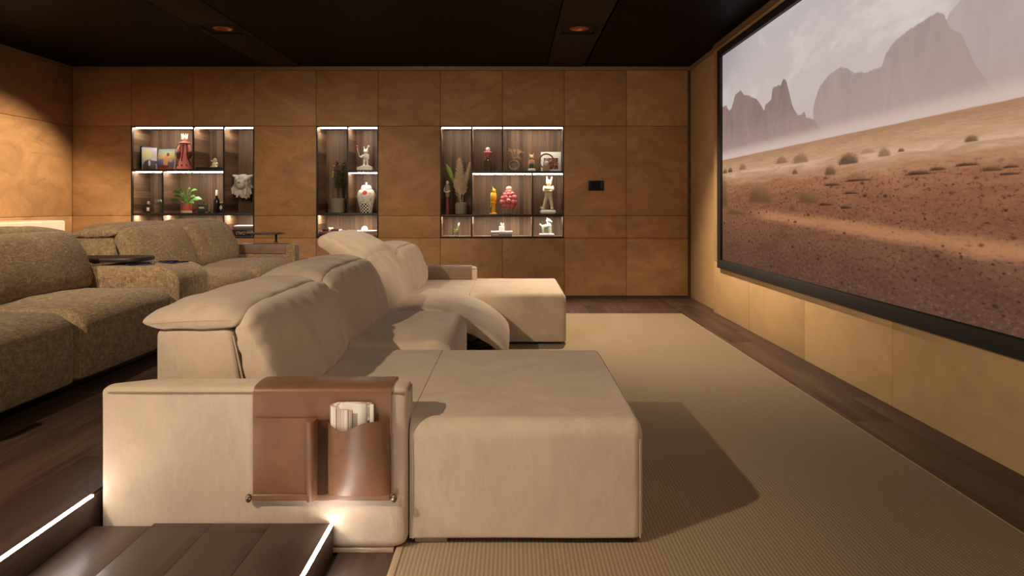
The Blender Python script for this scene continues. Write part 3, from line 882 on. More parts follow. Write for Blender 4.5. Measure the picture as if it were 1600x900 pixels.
def backrest(root, dx, dz, y0, y1, mt, raised=False, seed=0.0, lift=0.0):
    # rigid back frame
    fr = M().loft([(x + dx, z + dz) for x, z in ((-1.150, 0.09), (-1.150, 0.59), (-1.150, 0.650), (-1.09, 0.650), (-0.965, 0.650), (-0.905, 0.650), (-0.895, 0.59), (-0.82, 0.09))], y0 + 0.012, y1 - 0.012, 0.016, 4, 2)
    o = part('back_frame', fr, mt, root)
    part('piping', M().tube([(-0.90 + dx, y0 + 0.014, 0.628 + dz), (-0.872 + dx, y0 + 0.013, 0.50 + dz), (-0.85 + dx, y0 + 0.013, 0.36 + dz)], 0.003, 6), mt, o)
    ym, hw = (y0 + y1) / 2, (y1 - y0) / 2
    def crown(V):
        t = np.clip(1 - ((V[:, 1] - ym) / hw) ** 2, 0, 1)
        front = np.clip((V[:, 0] - dx + 0.875) / 0.09, 0, 1); front = front * front * (3 - 2 * front)
        V = V.copy()
        V[:, 0] += 0.022 * t * front
        # vertical gathers near the two ends and along the crease
        e = np.exp(-np.minimum(V[:, 1] - y0, y1 - V[:, 1]) / 0.05)
        V[:, 0] += 0.0045 * e * np.sin(V[:, 2] * 70 + 2 * np.sin(V[:, 2] * 19) + seed)
        top = np.exp(-np.abs(V[:, 2] - dz - 0.70) / 0.06)
        V[:, 0] += top * 0.004 * np.sin(V[:, 1] * 46 + seed)
        u6 = np.clip(np.abs(V[:, 1] - ym) / hw, 0, 1) ** 7; up = np.clip((V[:, 2] - dz - 0.45) / 0.25, 0, 1)
        V[:, 2] += lift * up - 0.045 * u6 * up; V[:, 0] -= 0.014 * front * u6
        V[:, 0] += wob(V, 0.0055, seed)
        return V
    P = [(-0.800, 0.375), (-0.755, 0.375), (-0.728, 0.42), (-0.742, 0.50), (-0.776, 0.60), (-0.815, 0.685), (-0.850, 0.722), (-0.885, 0.715), (-0.900, 0.675), (-0.882, 0.60), (-0.862, 0.50), (-0.840, 0.41)]
    if raised: P = [(-0.800, 0.375), (-0.755, 0.375), (-0.728, 0.42), (-0.750, 0.50), (-0.795, 0.60), (-0.845, 0.68), (-0.885, 0.735), (-0.925, 0.745), (-0.935, 0.70), (-0.902, 0.62), (-0.875, 0.50), (-0.845, 0.41)]
    bc = part('back_cushion', M().loft([(x + dx, z + dz) for x, z in P], y0 + 0.003, y1 - 0.003, 0.045, 6, 26, crown, 5), mt, root)
    # headrest flap
    def flap(V):
        V = V.copy(); t = np.clip(1 - ((V[:, 1] - ym) / hw) ** 2, 0, 1)
        e = np.exp(-np.minimum(V[:, 1] - y0, y1 - V[:, 1]) / 0.05)
        V[:, 2] += 0.0055 * e * np.sin(V[:, 0] * 78 + 2 * np.sin(V[:, 0] * 23) + seed) + 0.008 * t * (V[:, 2] > dz + 0.70)
        u6 = np.clip(np.abs(V[:, 1] - ym) / hw, 0, 1) ** 7; up = np.clip((V[:, 2] - dz - 0.645) / 0.08, 0, 1)
        if raised: up = up * 0.6
        V[:, 2] += lift * (0.6 + 0.4 * up) - 0.036 * u6 * up
        V[:, 2] += wob(V, 0.005, seed + 1.3)
        return V
    if not raised:
        H = [(-1.200, 0.676), (-1.170, 0.646), (-1.05, 0.648), (-0.93, 0.650), (-0.885, 0.665), (-0.866, 0.698), (-0.888, 0.728), (-0.96, 0.742), (-1.05, 0.738), (-1.13, 0.722), (-1.190, 0.700)]
    else:
        H = [(-1.186, 0.838), (-1.166, 0.798), (-1.06, 0.738), (-0.97, 0.690), (-0.915, 0.680), (-0.880, 0.712), (-0.905, 0.755), (-0.97, 0.798), (-1.06, 0.846), (-1.130, 0.872), (-1.168, 0.866)]
    h = part('headrest', M().loft([(x + dx, z + dz) for x, z in H], y0 + 0.003, y1 - 0.003, 0.045, 6, 26, flap, 5), mt, root)
    if not raised: part('seam', M().tube([(-1.165 + dx, y0 + 0.003, 0.668 + dz), (-1.05 + dx, y0 + 0.003, 0.676 + dz), (-0.90 + dx, y0 + 0.003, 0.680 + dz)], 0.0018, 5), mt, h)
    return bc

def arm(root, dx, dz, y0, y1, x0, x1, mt, pipe=True):
    def w(V):
        V = V.copy(); t = np.clip(1 - ((V[:, 1] - (y0 + y1) / 2) / ((y1 - y0) / 2)) ** 2, 0, 1)
        V[:, 2] += np.where(V[:, 2] > dz + 0.45, 0.006 * t, 0)
        q = np.clip(1 - (V[:, 0] - x0 - dx) / 0.16, 0, 1) ** 2; V[:, 1] -= 0.085 * q * (V[:, 1] - y0) / (y1 - y0)
        V[:, 1] += wob(V, 0.0012, 2.0); return V
    a = part('armrest', M().rbox(x0 + dx, x1 + dx, y0, y1, 0.013 + dz, 0.497 + dz, (0.02, 0.05, 0.02, 0.02, 0.03, 0.016), 5, (10, 4, 8), w), mt, root)
    if pipe:
        z = 0.484 + dz; e = 0.0015
        part('piping', M().tube(spline([(x0 + dx + 0.02, y0 - e + 0.002, z), (x0 + dx + 0.3, y0 - e, z), (x1 + dx - 0.06, y0 - e, z), (x1 + dx - 0.018, y0 + 0.012, z), (x1 + dx + e, y0 + 0.05, z), (x1 + dx + e, y1 - 0.03, z)], 5), 0.0028, 6), 'suede_piping', a)
        part('piping', M().tube(spline([(x1 + dx + e, y1 - 0.03, z), (x1 + dx + e, y1 - 0.024, z - 0.05), (x1 + dx + e, y1 - 0.02, 0.05 + dz)], 4), 0.003, 6), mt, a)
    part('plinth', M().rbox(x0 + dx + 0.01, x1 + dx - 0.04, y0 + 0.004, y1 - 0.09, 0.0 + dz, 0.0125 + dz, 0.002), 'clay', root, label='narrow beige plinth')
    return a

def seat(root, dx, dz, y0, y1, xf, zt, mt, crown=0.025, rf=0.10, zb=0.05, seed=0.0, back=-0.84):
    ym, hw = (y0 + y1) / 2, (y1 - y0) / 2
    def w(V):
        V = V.copy()
        t = np.clip(1 - ((V[:, 1] - ym) / hw) ** 2, 0, 1); s = np.clip((V[:, 2] - dz - zb) / (zt - zb), 0, 1)
        V[:, 2] += crown * t * s ** 2
        fr = np.clip((V[:, 0] - dx - (xf - 0.25)) / 0.25, 0, 1)
        V[:, 0] += fr * 0.018 * t * np.sin(np.clip(s, 0, 1) * PI)
        e = np.exp(-np.minimum(V[:, 1] - y0, y1 - V[:, 1]) / 0.04)
        V[:, 2] += 0.003 * e * np.sin(V[:, 0] * 70 + seed) * s
        V[:, 2] += wob(V, 0.0035, seed, 0.8) * s
        return V
    return part('seat_cushion', M().rbox(back + dx, xf + dx, y0 + 0.002, y1 - 0.002, zb + dz, zt + dz, (0.04, rf, 0.06, 0.06, 0.03, 0.085), 6, (14, 16, 8), w), mt, root)

# ---- front sectional, beige suede
fs = thing('sectional_sofa', 'large beige suede sectional sofa with two chaises, in front of the screen', 'sofa', (-0.5, 4.0, 0))
BS = 'beige_suede'
arm(fs, 0, 0, 2.055, 2.180, -1.235, -0.318, BS)
arm(fs, 0, 0, 6.045, 6.18, -1.235, -0.318, BS)
def chaise(y0, y1, yn, yf, zt):
    def w(V):
        V = V.copy(); t = np.clip(1 - ((V[:, 1] - (yn + yf) / 2) / ((yf - yn) / 2)) ** 2, 0, 1)
        s = np.clip((V[:, 2] - 0.3) / 0.1, 0, 1)
        V[:, 2] += 0.004 * t * s + wob(V, 0.0015, yn, 0.7) * s
        V[:, 1] += np.where(s < 0.9, wob(V, 0.0018, yn + 1, 0.8), 0)
        return V
    part('chaise_seat', M().rbox(-0.84, -0.3146, y0 + 0.002, y1, 0.03, zt, (0.03, 0.0015, 0.03, 0.03, 0.02, 0.02), 5, (10, 14, 6), w), BS, fs)
    c = part('chaise_extension', M().rbox(-0.3145, 0.405, yn, yf, 0.022, zt, (0.0015, 0.035, 0.045, 0.04, 0.015, 0.055), 7, (14, 18, 8), w), BS, fs)
    part('seam', M().tube([(-0.302, yn - 0.0005, 0.03), (-0.302, yn - 0.0005, 0.2), (-0.302, yn - 0.0005, zt - 0.06)], 0.0016, 5), BS, c)
    part('seam', M().tube([(0.392, yn + 0.0055, 0.03), (0.392, yn + 0.005, 0.2), (0.392, yn + 0.006, zt - 0.06)], 0.0016, 5), BS, c)
    for x, y in ((-0.30, yn + 0.02), (0.26, yn + 0.12), (-0.30, yf - 0.12), (0.26, yf - 0.12)):
        part('foot', M().rbox(x, x + 0.10, y, y + 0.08, 0.0095, 0.024, 0.003), 'clay', fs)
chaise(2.185, 3.125, 2.085, 3.125, 0.392)
chaise(5.075, 6.04, 5.075, 6.17, 0.388)
seat(fs, 0, 0, 3.13, 4.105, -0.272, 0.414, BS, 0.024, 0.10, 0.06, 1.0)
# reclined seat with the footrest out
def ft(V):
    V = V.copy(); t = np.clip(1 - ((V[:, 1] - 4.59) / 0.485) ** 2, 0, 1)
    V[:, 2] += 0.016 * t; V[:, 0] += 0.008 * t
    e = np.exp(-np.minimum(V[:, 1] - 4.11, 5.07 - V[:, 1]) / 0.045)
    V[:, 2] += 0.004 * e * np.sin(V[:, 0] * 62 + V[:, 2] * 40)
    V[:, 2] += wob(V, 0.003, 4.0); return V
fr_ = part('footrest_cushion', M().loft([(-0.80, 0.415), (-0.66, 0.430), (-0.52, 0.432), (-0.40, 0.410), (-0.28, 0.368), (-0.17, 0.312), (-0.08, 0.245), (-0.028, 0.180), (-0.022, 0.135), (-0.048, 0.118), (-0.085, 0.155), (-0.16, 0.215), (-0.27, 0.268), (-0.40, 0.305), (-0.60, 0.320), (-0.80, 0.32)], 4.112, 5.068, 0.04, 5, 24, ft, 4), BS, fs, label='reclined seat cushion with the footrest raised')
mech = M().rbox(-0.82, -0.36, 4.15, 5.03, 0.05, 0.315, 0.01)
part('recliner_base', mech, 'black_plastic', fs)
for y in (4.22, 4.96):
    lk = M().tube([(-0.36, y, 0.12), (-0.20, y, 0.22), (-0.08, y, 0.16)], 0.010, 6).tube([(-0.36, y + 0.02, 0.24), (-0.22, y + 0.02, 0.15), (-0.10, y + 0.02, 0.17)], 0.009, 6)
    part('linkage', lk, 'black_metal', fs)
backrest(fs, 0, 0, 2.19, 3.125, BS, False, 0.3)
backrest(fs, 0, 0, 3.13, 4.105, BS, False, 1.9, 0.022)
backrest(fs, 0, 0, 4.11, 5.07, BS, True, 3.1)
backrest(fs, 0, 0, 5.075, 6.04, BS, False, 4.4)
part('base', M().rbox(-1.10, -0.36, 2.2, 6.03, 0.012, 0.09, 0.006), 'black_plastic', fs)

# ---- rear sofa, brown tweed, on the platform
DX, DZ = -1.725, PLZ
rs = thing('recliner_sofa', 'brown tweed sofa with a middle console, on the raised platform behind', 'sofa', (-2.5, 4.3, PLZ))
BT = 'brown_tweed'
SXF = -2.0 - DX
arm(rs, DX, DZ, 2.06, 2.21, -1.235, SXF, BT, False)
arm(rs, DX, DZ, 6.31, 6.47, -1.235, SXF - 0.01, BT, False)
seat(rs, DX, DZ, 2.215, 3.15, SXF + 0.005, 0.375, BT, 0.028, 0.12, 0.035, 2.0)
seat(rs, DX, DZ, 3.155, 4.045, SXF, 0.375, BT, 0.028, 0.12, 0.035, 3.0)
seat(rs, DX, DZ, 4.49, 5.355, SXF, 0.375, BT, 0.028, 0.12, 0.035, 5.0)
seat(rs, DX, DZ, 5.36, 6.30, SXF, 0.375, BT, 0.028, 0.12, 0.035, 6.0)
part('console', M().rbox(-0.80 + DX, SXF + DX + 0.015, 4.05, 4.485, 0.04 + DZ, 0.498 + DZ, (0.02, 0.14, 0.03, 0.03, 0.02, 0.10), 6, (8, 8, 8)), BT, rs, label='padded console with a rounded front')
backrest(rs, DX, DZ, 2.215, 3.15, BT, False, 0.9)
backrest(rs, DX, DZ, 3.155, 4.045, BT, False, 2.2)
backrest(rs, DX, DZ, 4.49, 5.355, BT, False, 3.7)
backrest(rs, DX, DZ, 5.36, 6.20, BT, False, 5.1)
part('base', M().rbox(-1.10 + DX, SXF + DX - 0.08, 2.22, 6.30, 0.0 + DZ, 0.06 + DZ, 0.006), 'black_plastic', rs)
part('console_back', M().rbox(-1.14 + DX, -0.805 + DX, 4.06, 4.475, 0.06 + DZ, 0.46 + DZ, 0.02, 3), BT, rs)

# padded ledge against the left wall
solo('padded_ledge', M().rbox(XL + 0.004, -4.50, 1.0, 6.89, PLZ, 0.895, (0.01, 0.025, 0.02, 0.03, 0.01, 0.02), 4, 3), 'cream_suede', 'long cream padded ledge along the left wall behind the brown sofa', 'ledge', (-4.7, 4.0, PLZ))

# swivel trays
def tray(x, y, z, L, Wd, rot, post, zb, label, th=0.024):
    t = thing('swivel_tray', label, 'tray', (post[0], post[1], zb))
    m = M(); n = 40; v, f = [], []
    for zz, k in ((z, 0.98), (z + 0.005, 1.0), (z + th - 0.004, 1.0), (z + th, 0.985)):
        for i in range(n):
            a = 2 * PI * i / n; c, s = math.cos(a), math.sin(a)
            px = L * math.copysign(abs(c) ** 0.55, c) * k; py = Wd * math.copysign(abs(s) ** 0.55, s) * k
            v.append((x + px * math.cos(rot) - py * math.sin(rot), y + px * math.sin(rot) + py * math.cos(rot), zz))
    for j in range(3):
        for i in range(n): f.append((j * n + i, j * n + (i + 1) % n, (j + 1) * n + (i + 1) % n, (j + 1) * n + i))
    f.append(tuple(range(n))[::-1]); f.append(tuple(3 * n + i for i in range(n)))
    part('tray_top', m.add(v, f), 'tray_wood', t)
    part('post', M().tube([(post[0], post[1], zb), (post[0], post[1], z)], 0.011, 12), 'black_metal', t)
    part('socket', M().lathe([(0.024, 0), (0.024, 0.004), (0.02, 0.006), (0.012, 0.006)], (post[0], post[1], zb), 16), 'black_metal', t)
zc = 0.498 + DZ
tray(-2.52, 4.27, zc + 0.020, 0.25, 0.15, 0.06, (-2.62, 4.30), zc + 0.001, 'dark wooden swivel tray lying over the console of the brown sofa')
tray(-2.32, 6.40, 0.775, 0.175, 0.12, 0.0, (-2.215, 6.41), 0.497 + DZ + 0.018, 'thin dark swivel tray on a post at the far armrest of the brown sofa', 0.014)

# blue-rimmed glasses on the console
def glasses(x, y, z, rot, label):
    t = thing('viewing_glasses', label, 'glasses', (x, y, z), 'blue viewing glasses on the console')
    R = Matrix.Translation((x, y, z)) @ Matrix.Rotation(rot, 4, 'Z')
    for s in (-1, 1):
        rim = [(s * 0.036 + 0.030 * math.copysign(abs(math.cos(a)) ** 0.7, math.cos(a)), 0.024 * math.copysign(abs(math.sin(a)) ** 0.7, math.sin(a)), 0.009) for a in [2 * PI * i / 20 for i in range(20)]]
        part('rim', M().tube(rim, 0.0032, 6, True).xf(R), 'blue_plastic', t)
        n = 20; part('lens', M().add([(p[0], p[1], 0.0085) for p in rim] + [(p[0], p[1], 0.0105) for p in rim], [tuple(range(n))[::-1], tuple(range(n, 2 * n))] + [(i, (i + 1) % n, n + (i + 1) % n, n + i) for i in range(n)]).xf(R), 'tinted_lens', t)
        part('temple', M().tube([(s * 0.066, -0.01, 0.009), (s * 0.07, 0.05, 0.007), (s * 0.05, 0.11, 0.005)], 0.0045, 6).xf(R), 'blue_plastic', t)
    part('bridge', M().tube([(-0.008, 0.004, 0.009), (0, 0.008, 0.011), (0.008, 0.004, 0.009)], 0.0035, 6).xf(R), 'blue_plastic', t)
glasses(-2.275, 4.16, zc + 0.001, 0.2, 'blue rimmed viewing glasses on the console, nearest the dark tray')
glasses(-2.17, 4.30, zc + 0.001, -0.5, 'blue rimmed viewing glasses on the console, nearest its rounded front')

# ------------------------------------------------------------------ leather armrest caddy and magazine
def sheet(pts, x0, x1, th, nx=8, warp=None):
    """pts: (y, z) path; a leather strip of width x0..x1 with thickness th"""
    m = M(); P = pts; n = len(P); nr = []
    for i in range(n):
        a, b = P[max(0, i - 1)], P[min(n - 1, i + 1)]; d = (b[0] - a[0], b[1] - a[1]); L = math.hypot(*d) or 1; nr.append((d[1] / L, -d[0] / L))
    V, Fc = [], []
    for side in (0, 1):
        for i in range(n):
            for j in range(nx + 1):
                V.append((x0 + (x1 - x0) * j / nx, P[i][0] + nr[i][0] * th * side, P[i][1] + nr[i][1] * th * side))
    w = nx + 1; o = n * w
    for i in range(n - 1):
        for j in range(nx):
            a = i * w + j; Fc.append((a, a + 1, a + w + 1, a + w)); Fc.append((o + a, o + a + w, o + a + w + 1, o + a + 1))
        a = i * w; Fc.append((a, a + w, o + a + w, o + a)); a += nx; Fc.append((a, o + a, o + a + w, a + w))
    for j in range(nx):
        Fc.append((j, o + j, o + j + 1, j + 1)); a = (n - 1) * w + j; Fc.append((a, a + 1, o + a + 1, o + a))
    if warp: V = [warp(*p) for p in V]
    return m.add(V, Fc)
CX0, CX1 = -0.776, -0.362
cd = thing('armrest_caddy', 'tan leather pocket caddy draped over the near armrest of the beige sofa', 'caddy', ((CX0 + CX1) / 2, 2.05, 0.17))
TL = 'tan_leather'
path = [(2.192, 0.36), (2.190, 0.44), (2.186, 0.485), (2.172, 0.503), (2.15, 0.5065), (2.115, 0.508), (2.08, 0.5055), (2.060, 0.502), (2.0515, 0.492), (2.0485, 0.47), (2.0475, 0.40), (2.0475, 0.30), (2.0475, 0.185)]
path = spline([(y - (0.003 if z < 0.495 and y < 2.1 else 0), z) for y, z in path], 3)
part('drape', sheet(path, CX0, CX1, -0.004, 8), TL, cd)
lp = M().rbox(CX0 + 0.002, -0.597, 2.0375, 2.0435, 0.185, 0.413, 0.002, 1, 4)
part('pocket', lp, TL, cd, label='flat left pocket')
# bulging right pocket: front sheet with a sagging upper edge
nx, nz = 18, 14; V, Fc = [], []
for side in (0, 1):
    for j in range(nz + 1):
        for i in range(nx + 1):
            s, t = i / nx, j / nz
            x = -0.550 + (CX1 - 0.004 + 0.550) * s
            ztop = 0.413 - 0.028 * math.exp(-((s - 0.27) / 0.24) ** 2)
            z = 0.185 + (ztop - 0.185) * t
            bul = 0.046 * (math.sin(PI * s) ** 0.5 if 0 < s < 1 else 0) * (0.25 + 0.75 * t ** 0.7)
            V.append((x, 2.0415 - bul - 0.0035 * side, z))
w_ = nx + 1; o_ = (nz + 1) * w_
for j in range(nz):
    for i in range(nx):
        a = j * w_ + i; Fc += [(a, a + 1, a + w_ + 1, a + w_), (o_ + a, o_ + a + w_, o_ + a + w_ + 1, o_ + a + 1)]
    a = j * w_; Fc.append((a, a + w_, o_ + a + w_, o_ + a)); a += nx; Fc.append((a, o_ + a, o_ + a + w_, a + w_))
for i in range(nx):
    Fc.append((i, o_ + i, o_ + i + 1, i + 1)); a = nz * w_ + i; Fc.append((a, a + 1, o_ + a + 1, o_ + a))
part('pocket', M().add(V, Fc), TL, cd, label='bulging right pocket')
part('pen_sleeve', M().loft([(-0.606, 2.040), (-0.607, 2.015), (-0.602, 2.000), (-0.592, 1.996), (-0.583, 2.003), (-0.581, 2.020), (-0.578, 2.0395)], 0.178, 0.414, 0.002, 2, 6, lambda A: A[:, [0, 2, 1]]), TL, cd, label='narrow rolled sleeve between the pockets')
part('gusset', M().rbox(-0.582, -0.549, 2.0355, 2.0405, 0.187, 0.408, 0.002, 1, 2), 'gusset_leather', cd, label='dark folded gusset beside the sleeve')  # flat dark strip, the shade of the fold put into its colour
part('bottom_hem', M().rbox(CX0, CX1 - 0.002, 2.034, 2.0475, 0.167, 0.187, 0.004, 2, 4), TL, cd)
part('rod', M().tube([(CX0 - 0.012, 2.040, 0.174), (CX1 + 0.012, 2.040, 0.174)], 0.004, 8), 'brass', cd)
for x in (CX0 - 0.010, CX1 + 0.010):
    part('rod_knob', M().ball((x, 2.038, 0.174), (0.009, 0.010, 0.013), 12), 'brass', cd)
for px_ in ((CX0 + 0.004, -0.60), (-0.555, CX1 - 0.006)):
    part('stitching', M().tube([(px_[0], 2.0365 if px_[0] < -0.6 else 2.033, 0.1885), (px_[1], 2.0365 if px_[0] < -0.6 else 2.033, 0.1885)], 0.0012, 5), TL, cd)

def mat_edges():
    t = T('page_edges'); v = t.co(); x, y, z = t.xyz(v)
    w = t.white((x / 0.0017 + z * 2.0).op('FLOOR'))
    t.col(t.ramp(w, [(0.0, srgb(120, 104, 100)), (0.25, srgb(190, 176, 168)), (0.5, srgb(222, 212, 202)), (1.0, srgb(232, 224, 214))])); t.set(rough=0.7)
    MAT['page_edges'] = t.m
mat_edges()
mg = thing('magazine', 'rolled white magazine standing in the leather caddy pocket', 'magazine', (-0.48, 2.03, 0.36))
def page_arc(r0, off, a0, a1):
    return [(-0.503 + r0 * 1.25 * math.cos(a) + off, 2.0265 + r0 * 0.42 * math.sin(a)) for a in np.linspace(a0, a1, 12)]
for q in range(9):
    r0 = 0.0295 - q * 0.0022
    pl = page_arc(r0, 0, 1.35, 2 * PI - 0.55 - 0.17 * q)
    pl = [(-0.418 - 0.002 * q, 2.0375 - 0.0008 * q), (-0.46, 2.0395 - 0.0010 * q)] + pl
    V = [(x, y, z) for z in (0.345, 0.463 - 0.004 * (q % 3) * 0.4) for x, y in pl]
    if q < 9:
        V = []
        for zz in (0, 1):
            for i, (x, y) in enumerate(pl):
                top = 0.460 - 0.018 * max(0, (i - 4) / 9.0) + (0.002 * math.sin(q * 2.1 + i))
                V.append((x, y, 0.335 if zz == 0 else top))
    n = len(pl); Fc = [(i, i + 1, n + i + 1, n + i) for i in range(n - 1)]
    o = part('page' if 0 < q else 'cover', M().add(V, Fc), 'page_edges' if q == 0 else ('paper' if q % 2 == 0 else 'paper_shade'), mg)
    sd = o.modifiers.new('thickness', 'SOLIDIFY'); sd.thickness = 0.0007
def mat_mag():
    t = T('magazine_print'); v = t.co(); x, y, z = t.xyz(v)
    n = t.noise(v, 24, 3, 0.6, 0.5)
    a = (z - 0.055).step(0.0, 0.004) * (0.092 - z).step(0.0, 0.004)
    k = t.mix(a, (0.70, 0.66, 0.62, 1), t.ramp(n, [(0.40, srgb(170, 150, 142)), (0.52, srgb(186, 172, 166)), (0.62, srgb(90, 76, 66))]))
    b = (0.052 - z).step(0.0, 0.008); k = t.mix(b, k, srgb(48, 40, 30))
    t.col(k); t.set(rough=0.4); MAT['magazine_print'] = t.m
mat_mag()
part('inner_page', M().rbox(-0.476, -0.424, 2.0325, 2.0332, 0.335, 0.452, 0.0002), 'magazine_print', mg, label='open page with a grey photograph')
part('spine', M().rbox(-0.4235, -0.412, 2.0325, 2.0385, 0.335, 0.455, 0.001), 'paper', mg)

# leather covers on the two far armrests
def arm_cover(x0, x1, y0, y1, ztop, zlow, label, loc):
    e = 0.004
    p = [(y1 + e, zlow), (y1 + e, ztop - 0.03), (y1 - 0.004, ztop + 0.006), ((y0 + y1) / 2, ztop + 0.0135), (y0 + 0.004, ztop + 0.006), (y0 - e, ztop - 0.03), (y0 - e, zlow)]
    t = thing('armrest_cover', label, 'cover', loc)
    part('drape', sheet(p, x0, x1, -0.004, 4), 'brown_leather', t)
    part('hem', M().rbox(x0, x1, y0 - e - 0.005, y0 - e, zlow - 0.004, zlow + 0.012, 0.002), 'brown_leather', t)
arm_cover(-0.74, -0.355, 6.045, 6.18, 0.497, 0.395, 'brown leather cover folded over the far armrest of the beige sofa', (-0.55, 6.1, 0.395))
arm_cover(-2.52, -2.09, 6.31, 6.47, 0.497 + DZ, 0.42 + DZ, 'brown leather cover folded over the far armrest of the brown sofa', (-2.3, 6.4, 0.42 + DZ))

# ================================================================== DISPLAYED THINGS
YI = 7.91
KI = YI / F
def ix(px, Y=YI): return (px - 800) * Y / F

def book(x0, x1, y0, y1, z0, z1, cover, label, axis='flat', group=None, rot=None, cover_part=None):
    """flat book: spine to the front"""
    t = thing('book', label, 'book', ((x0 + x1) / 2, (y0 + y1) / 2, z0), group)
    b = 0.003
    c = M().rbox(x0, x1, y0, y1, z0, z0 + b, 0.0008).rbox(x0, x1, y0, y1, z1 - b, z1, 0.0008).rbox(x0, x1, y0, y0 + b, z0 + b, z1 - b, 0.0008)
    part('cover', c, cover, t)
    part('pages', M().box(x0 + 0.004, x1 - 0.004, y0 + b, y1 - 0.005, z0 + b, z1 - b), 'paper', t, smooth=False)
    return t

def stand_book(cx, cy, z, wd, ht, th, rotz, lean, cover, spine, label, group=None):
    """book standing upright, front cover towards the viewer"""
    t = thing('book', label, 'book', (cx, cy, z), group)
    t.rotation_euler = (lean, 0, rotz)
    def p(name, m, mt, lab=None):
        me = m.mesh(name); me.materials.append(MAT[mt]); o = bpy.data.objects.new(name, me); COL.objects.link(o); o.parent = t; ORG[o] = (0, 0, 0); return o
    p('front_cover', M().rbox(-wd / 2, wd / 2, -th / 2, -th / 2 + 0.003, 0, ht, 0.0008), cover)
    p('back_cover', M().rbox(-wd / 2, wd / 2, th / 2 - 0.003, th / 2, 0, ht, 0.0008), spine)
    p('spine', M().rbox(-wd / 2, -wd / 2 + 0.003, -th / 2 + 0.003, th / 2 - 0.003, 0, ht, 0.0008), spine)
    p('pages', M().box(-wd / 2 + 0.003, wd / 2 - 0.004, -th / 2 + 0.003, th / 2 - 0.003, 0.004, ht - 0.004), 'paper')
    return t

def blob(name, fn, mt, parent, size=0.005, smooth=3, label=None):
    m = M(); fn(m); o = part(name, m, mt, parent, label); remesh(o, size, smooth); return o

def cap(m, a, b, r0, r1=None, n=8):
    r1 = r0 if r1 is None else r1
    a, b = Vector(a), Vector(b); m.tube([a, a.lerp(b, 0.5), b], [r0, (r0 + r1) / 2, r1], 10); m.ball(a, r0, 10); m.ball(b, r1, 10)

z1 = S1 + 0.002
# --- niche 1, top left
stand_book(-4.262, 7.97, z1, 0.16, 0.275, 0.035, 1.45, -0.05, 'book_plum', 'book_black', 'dark plum book standing edge-on, leftmost book beside the picture books', 'books on the upper shelf of the left niche')
stand_book(ix(237), 7.86, z1, 0.155, 0.255, 0.024, 0.55, -0.10, 'cover_portrait', 'book_black', 'book with a lavender cover and a figure in black, second from the left', 'books on the upper shelf of the left niche')
stand_book(ix(258), 7.92, z1, 0.215, 0.245, 0.026, -0.16, -0.16, 'cover_sunset', 'paper', 'book with a sunset painting cover, beside the red dress sculpture', 'books on the upper shelf of the left niche')
x = ix(288.5)
d = thing('dress_sculpture', 'tall glazed sculpture of a red dress with a white crowned head', 'sculpture', (x, YI, z1))
part('skirt', M().lathe([(0.088, 0), (0.092, 0.008), (0.070, 0.06), (0.048, 0.14), (0.036, 0.21), (0.040, 0.27), (0.034, 0.305)], (x, YI, z1), 28), 'coral_glaze', d)
part('collar', M().lathe([(0.022, 0.302), (0.060, 0.304), (0.068, 0.310), (0.060, 0.318), (0.026, 0.328), (0.014, 0.334)], (x, YI, z1), 28), 'coral_glaze', d)
for s in (-1, 1):
    part('sleeve', M().tube(spline([(x + s * 0.036, YI, z1 + 0.295), (x + s * 0.058, YI - 0.005, z1 + 0.245), (x + s * 0.064, YI - 0.012, z1 + 0.20)], 3), [0.016, 0.02, 0.022, 0.024, 0.025, 0.024, 0.02], 10), 'coral_glaze', d)
    part('cuff', M().tube(spline([(x + s * 0.062, YI - 0.012, z1 + 0.208), (x + s * 0.068, YI - 0.014, z1 + 0.17), (x + s * 0.050, YI - 0.02, z1 + 0.125)], 3), [0.022, 0.026, 0.027, 0.026, 0.022, 0.015, 0.008], 10), 'dark_wood', d)
part('tassel', M().tube([(x, YI - 0.042, z1 + 0.29), (x - 0.004, YI - 0.048, z1 + 0.18), (x - 0.006, YI - 0.062, z1 + 0.10)], [0.006, 0.009, 0.005], 8), 'dark_red', d)
for a in (-2.3, -1.57, -0.85):
    part('ornament', M().ball((x + 0.074 * math.cos(a), YI + 0.074 * math.sin(a), z1 + 0.05), (0.012, 0.008, 0.012), 10), 'dark_red', d)
blob('head', lambda m: (m.ball((x, YI, z1 + 0.366), (0.040, 0.036, 0.034), 16), [cap(m, (x + 0.03 * math.cos(a), YI + 0.026 * math.sin(a), z1 + 0.385), (x + 0.037 * math.cos(a), YI + 0.03 * math.sin(a), z1 + 0.418), 0.010, 0.004) for a in [i * PI / 4 for i in range(8)]], cap(m, (x, YI - 0.03, z1 + 0.362), (x, YI - 0.045, z1 + 0.350), 0.012, 0.006)), 'cream_ceramic', d, 0.0045, 2)
for s in (-1, 1): part('eye', M().ball((x + s * 0.017, YI - 0.034, z1 + 0.372), 0.006, 8), 'dark_red', d)

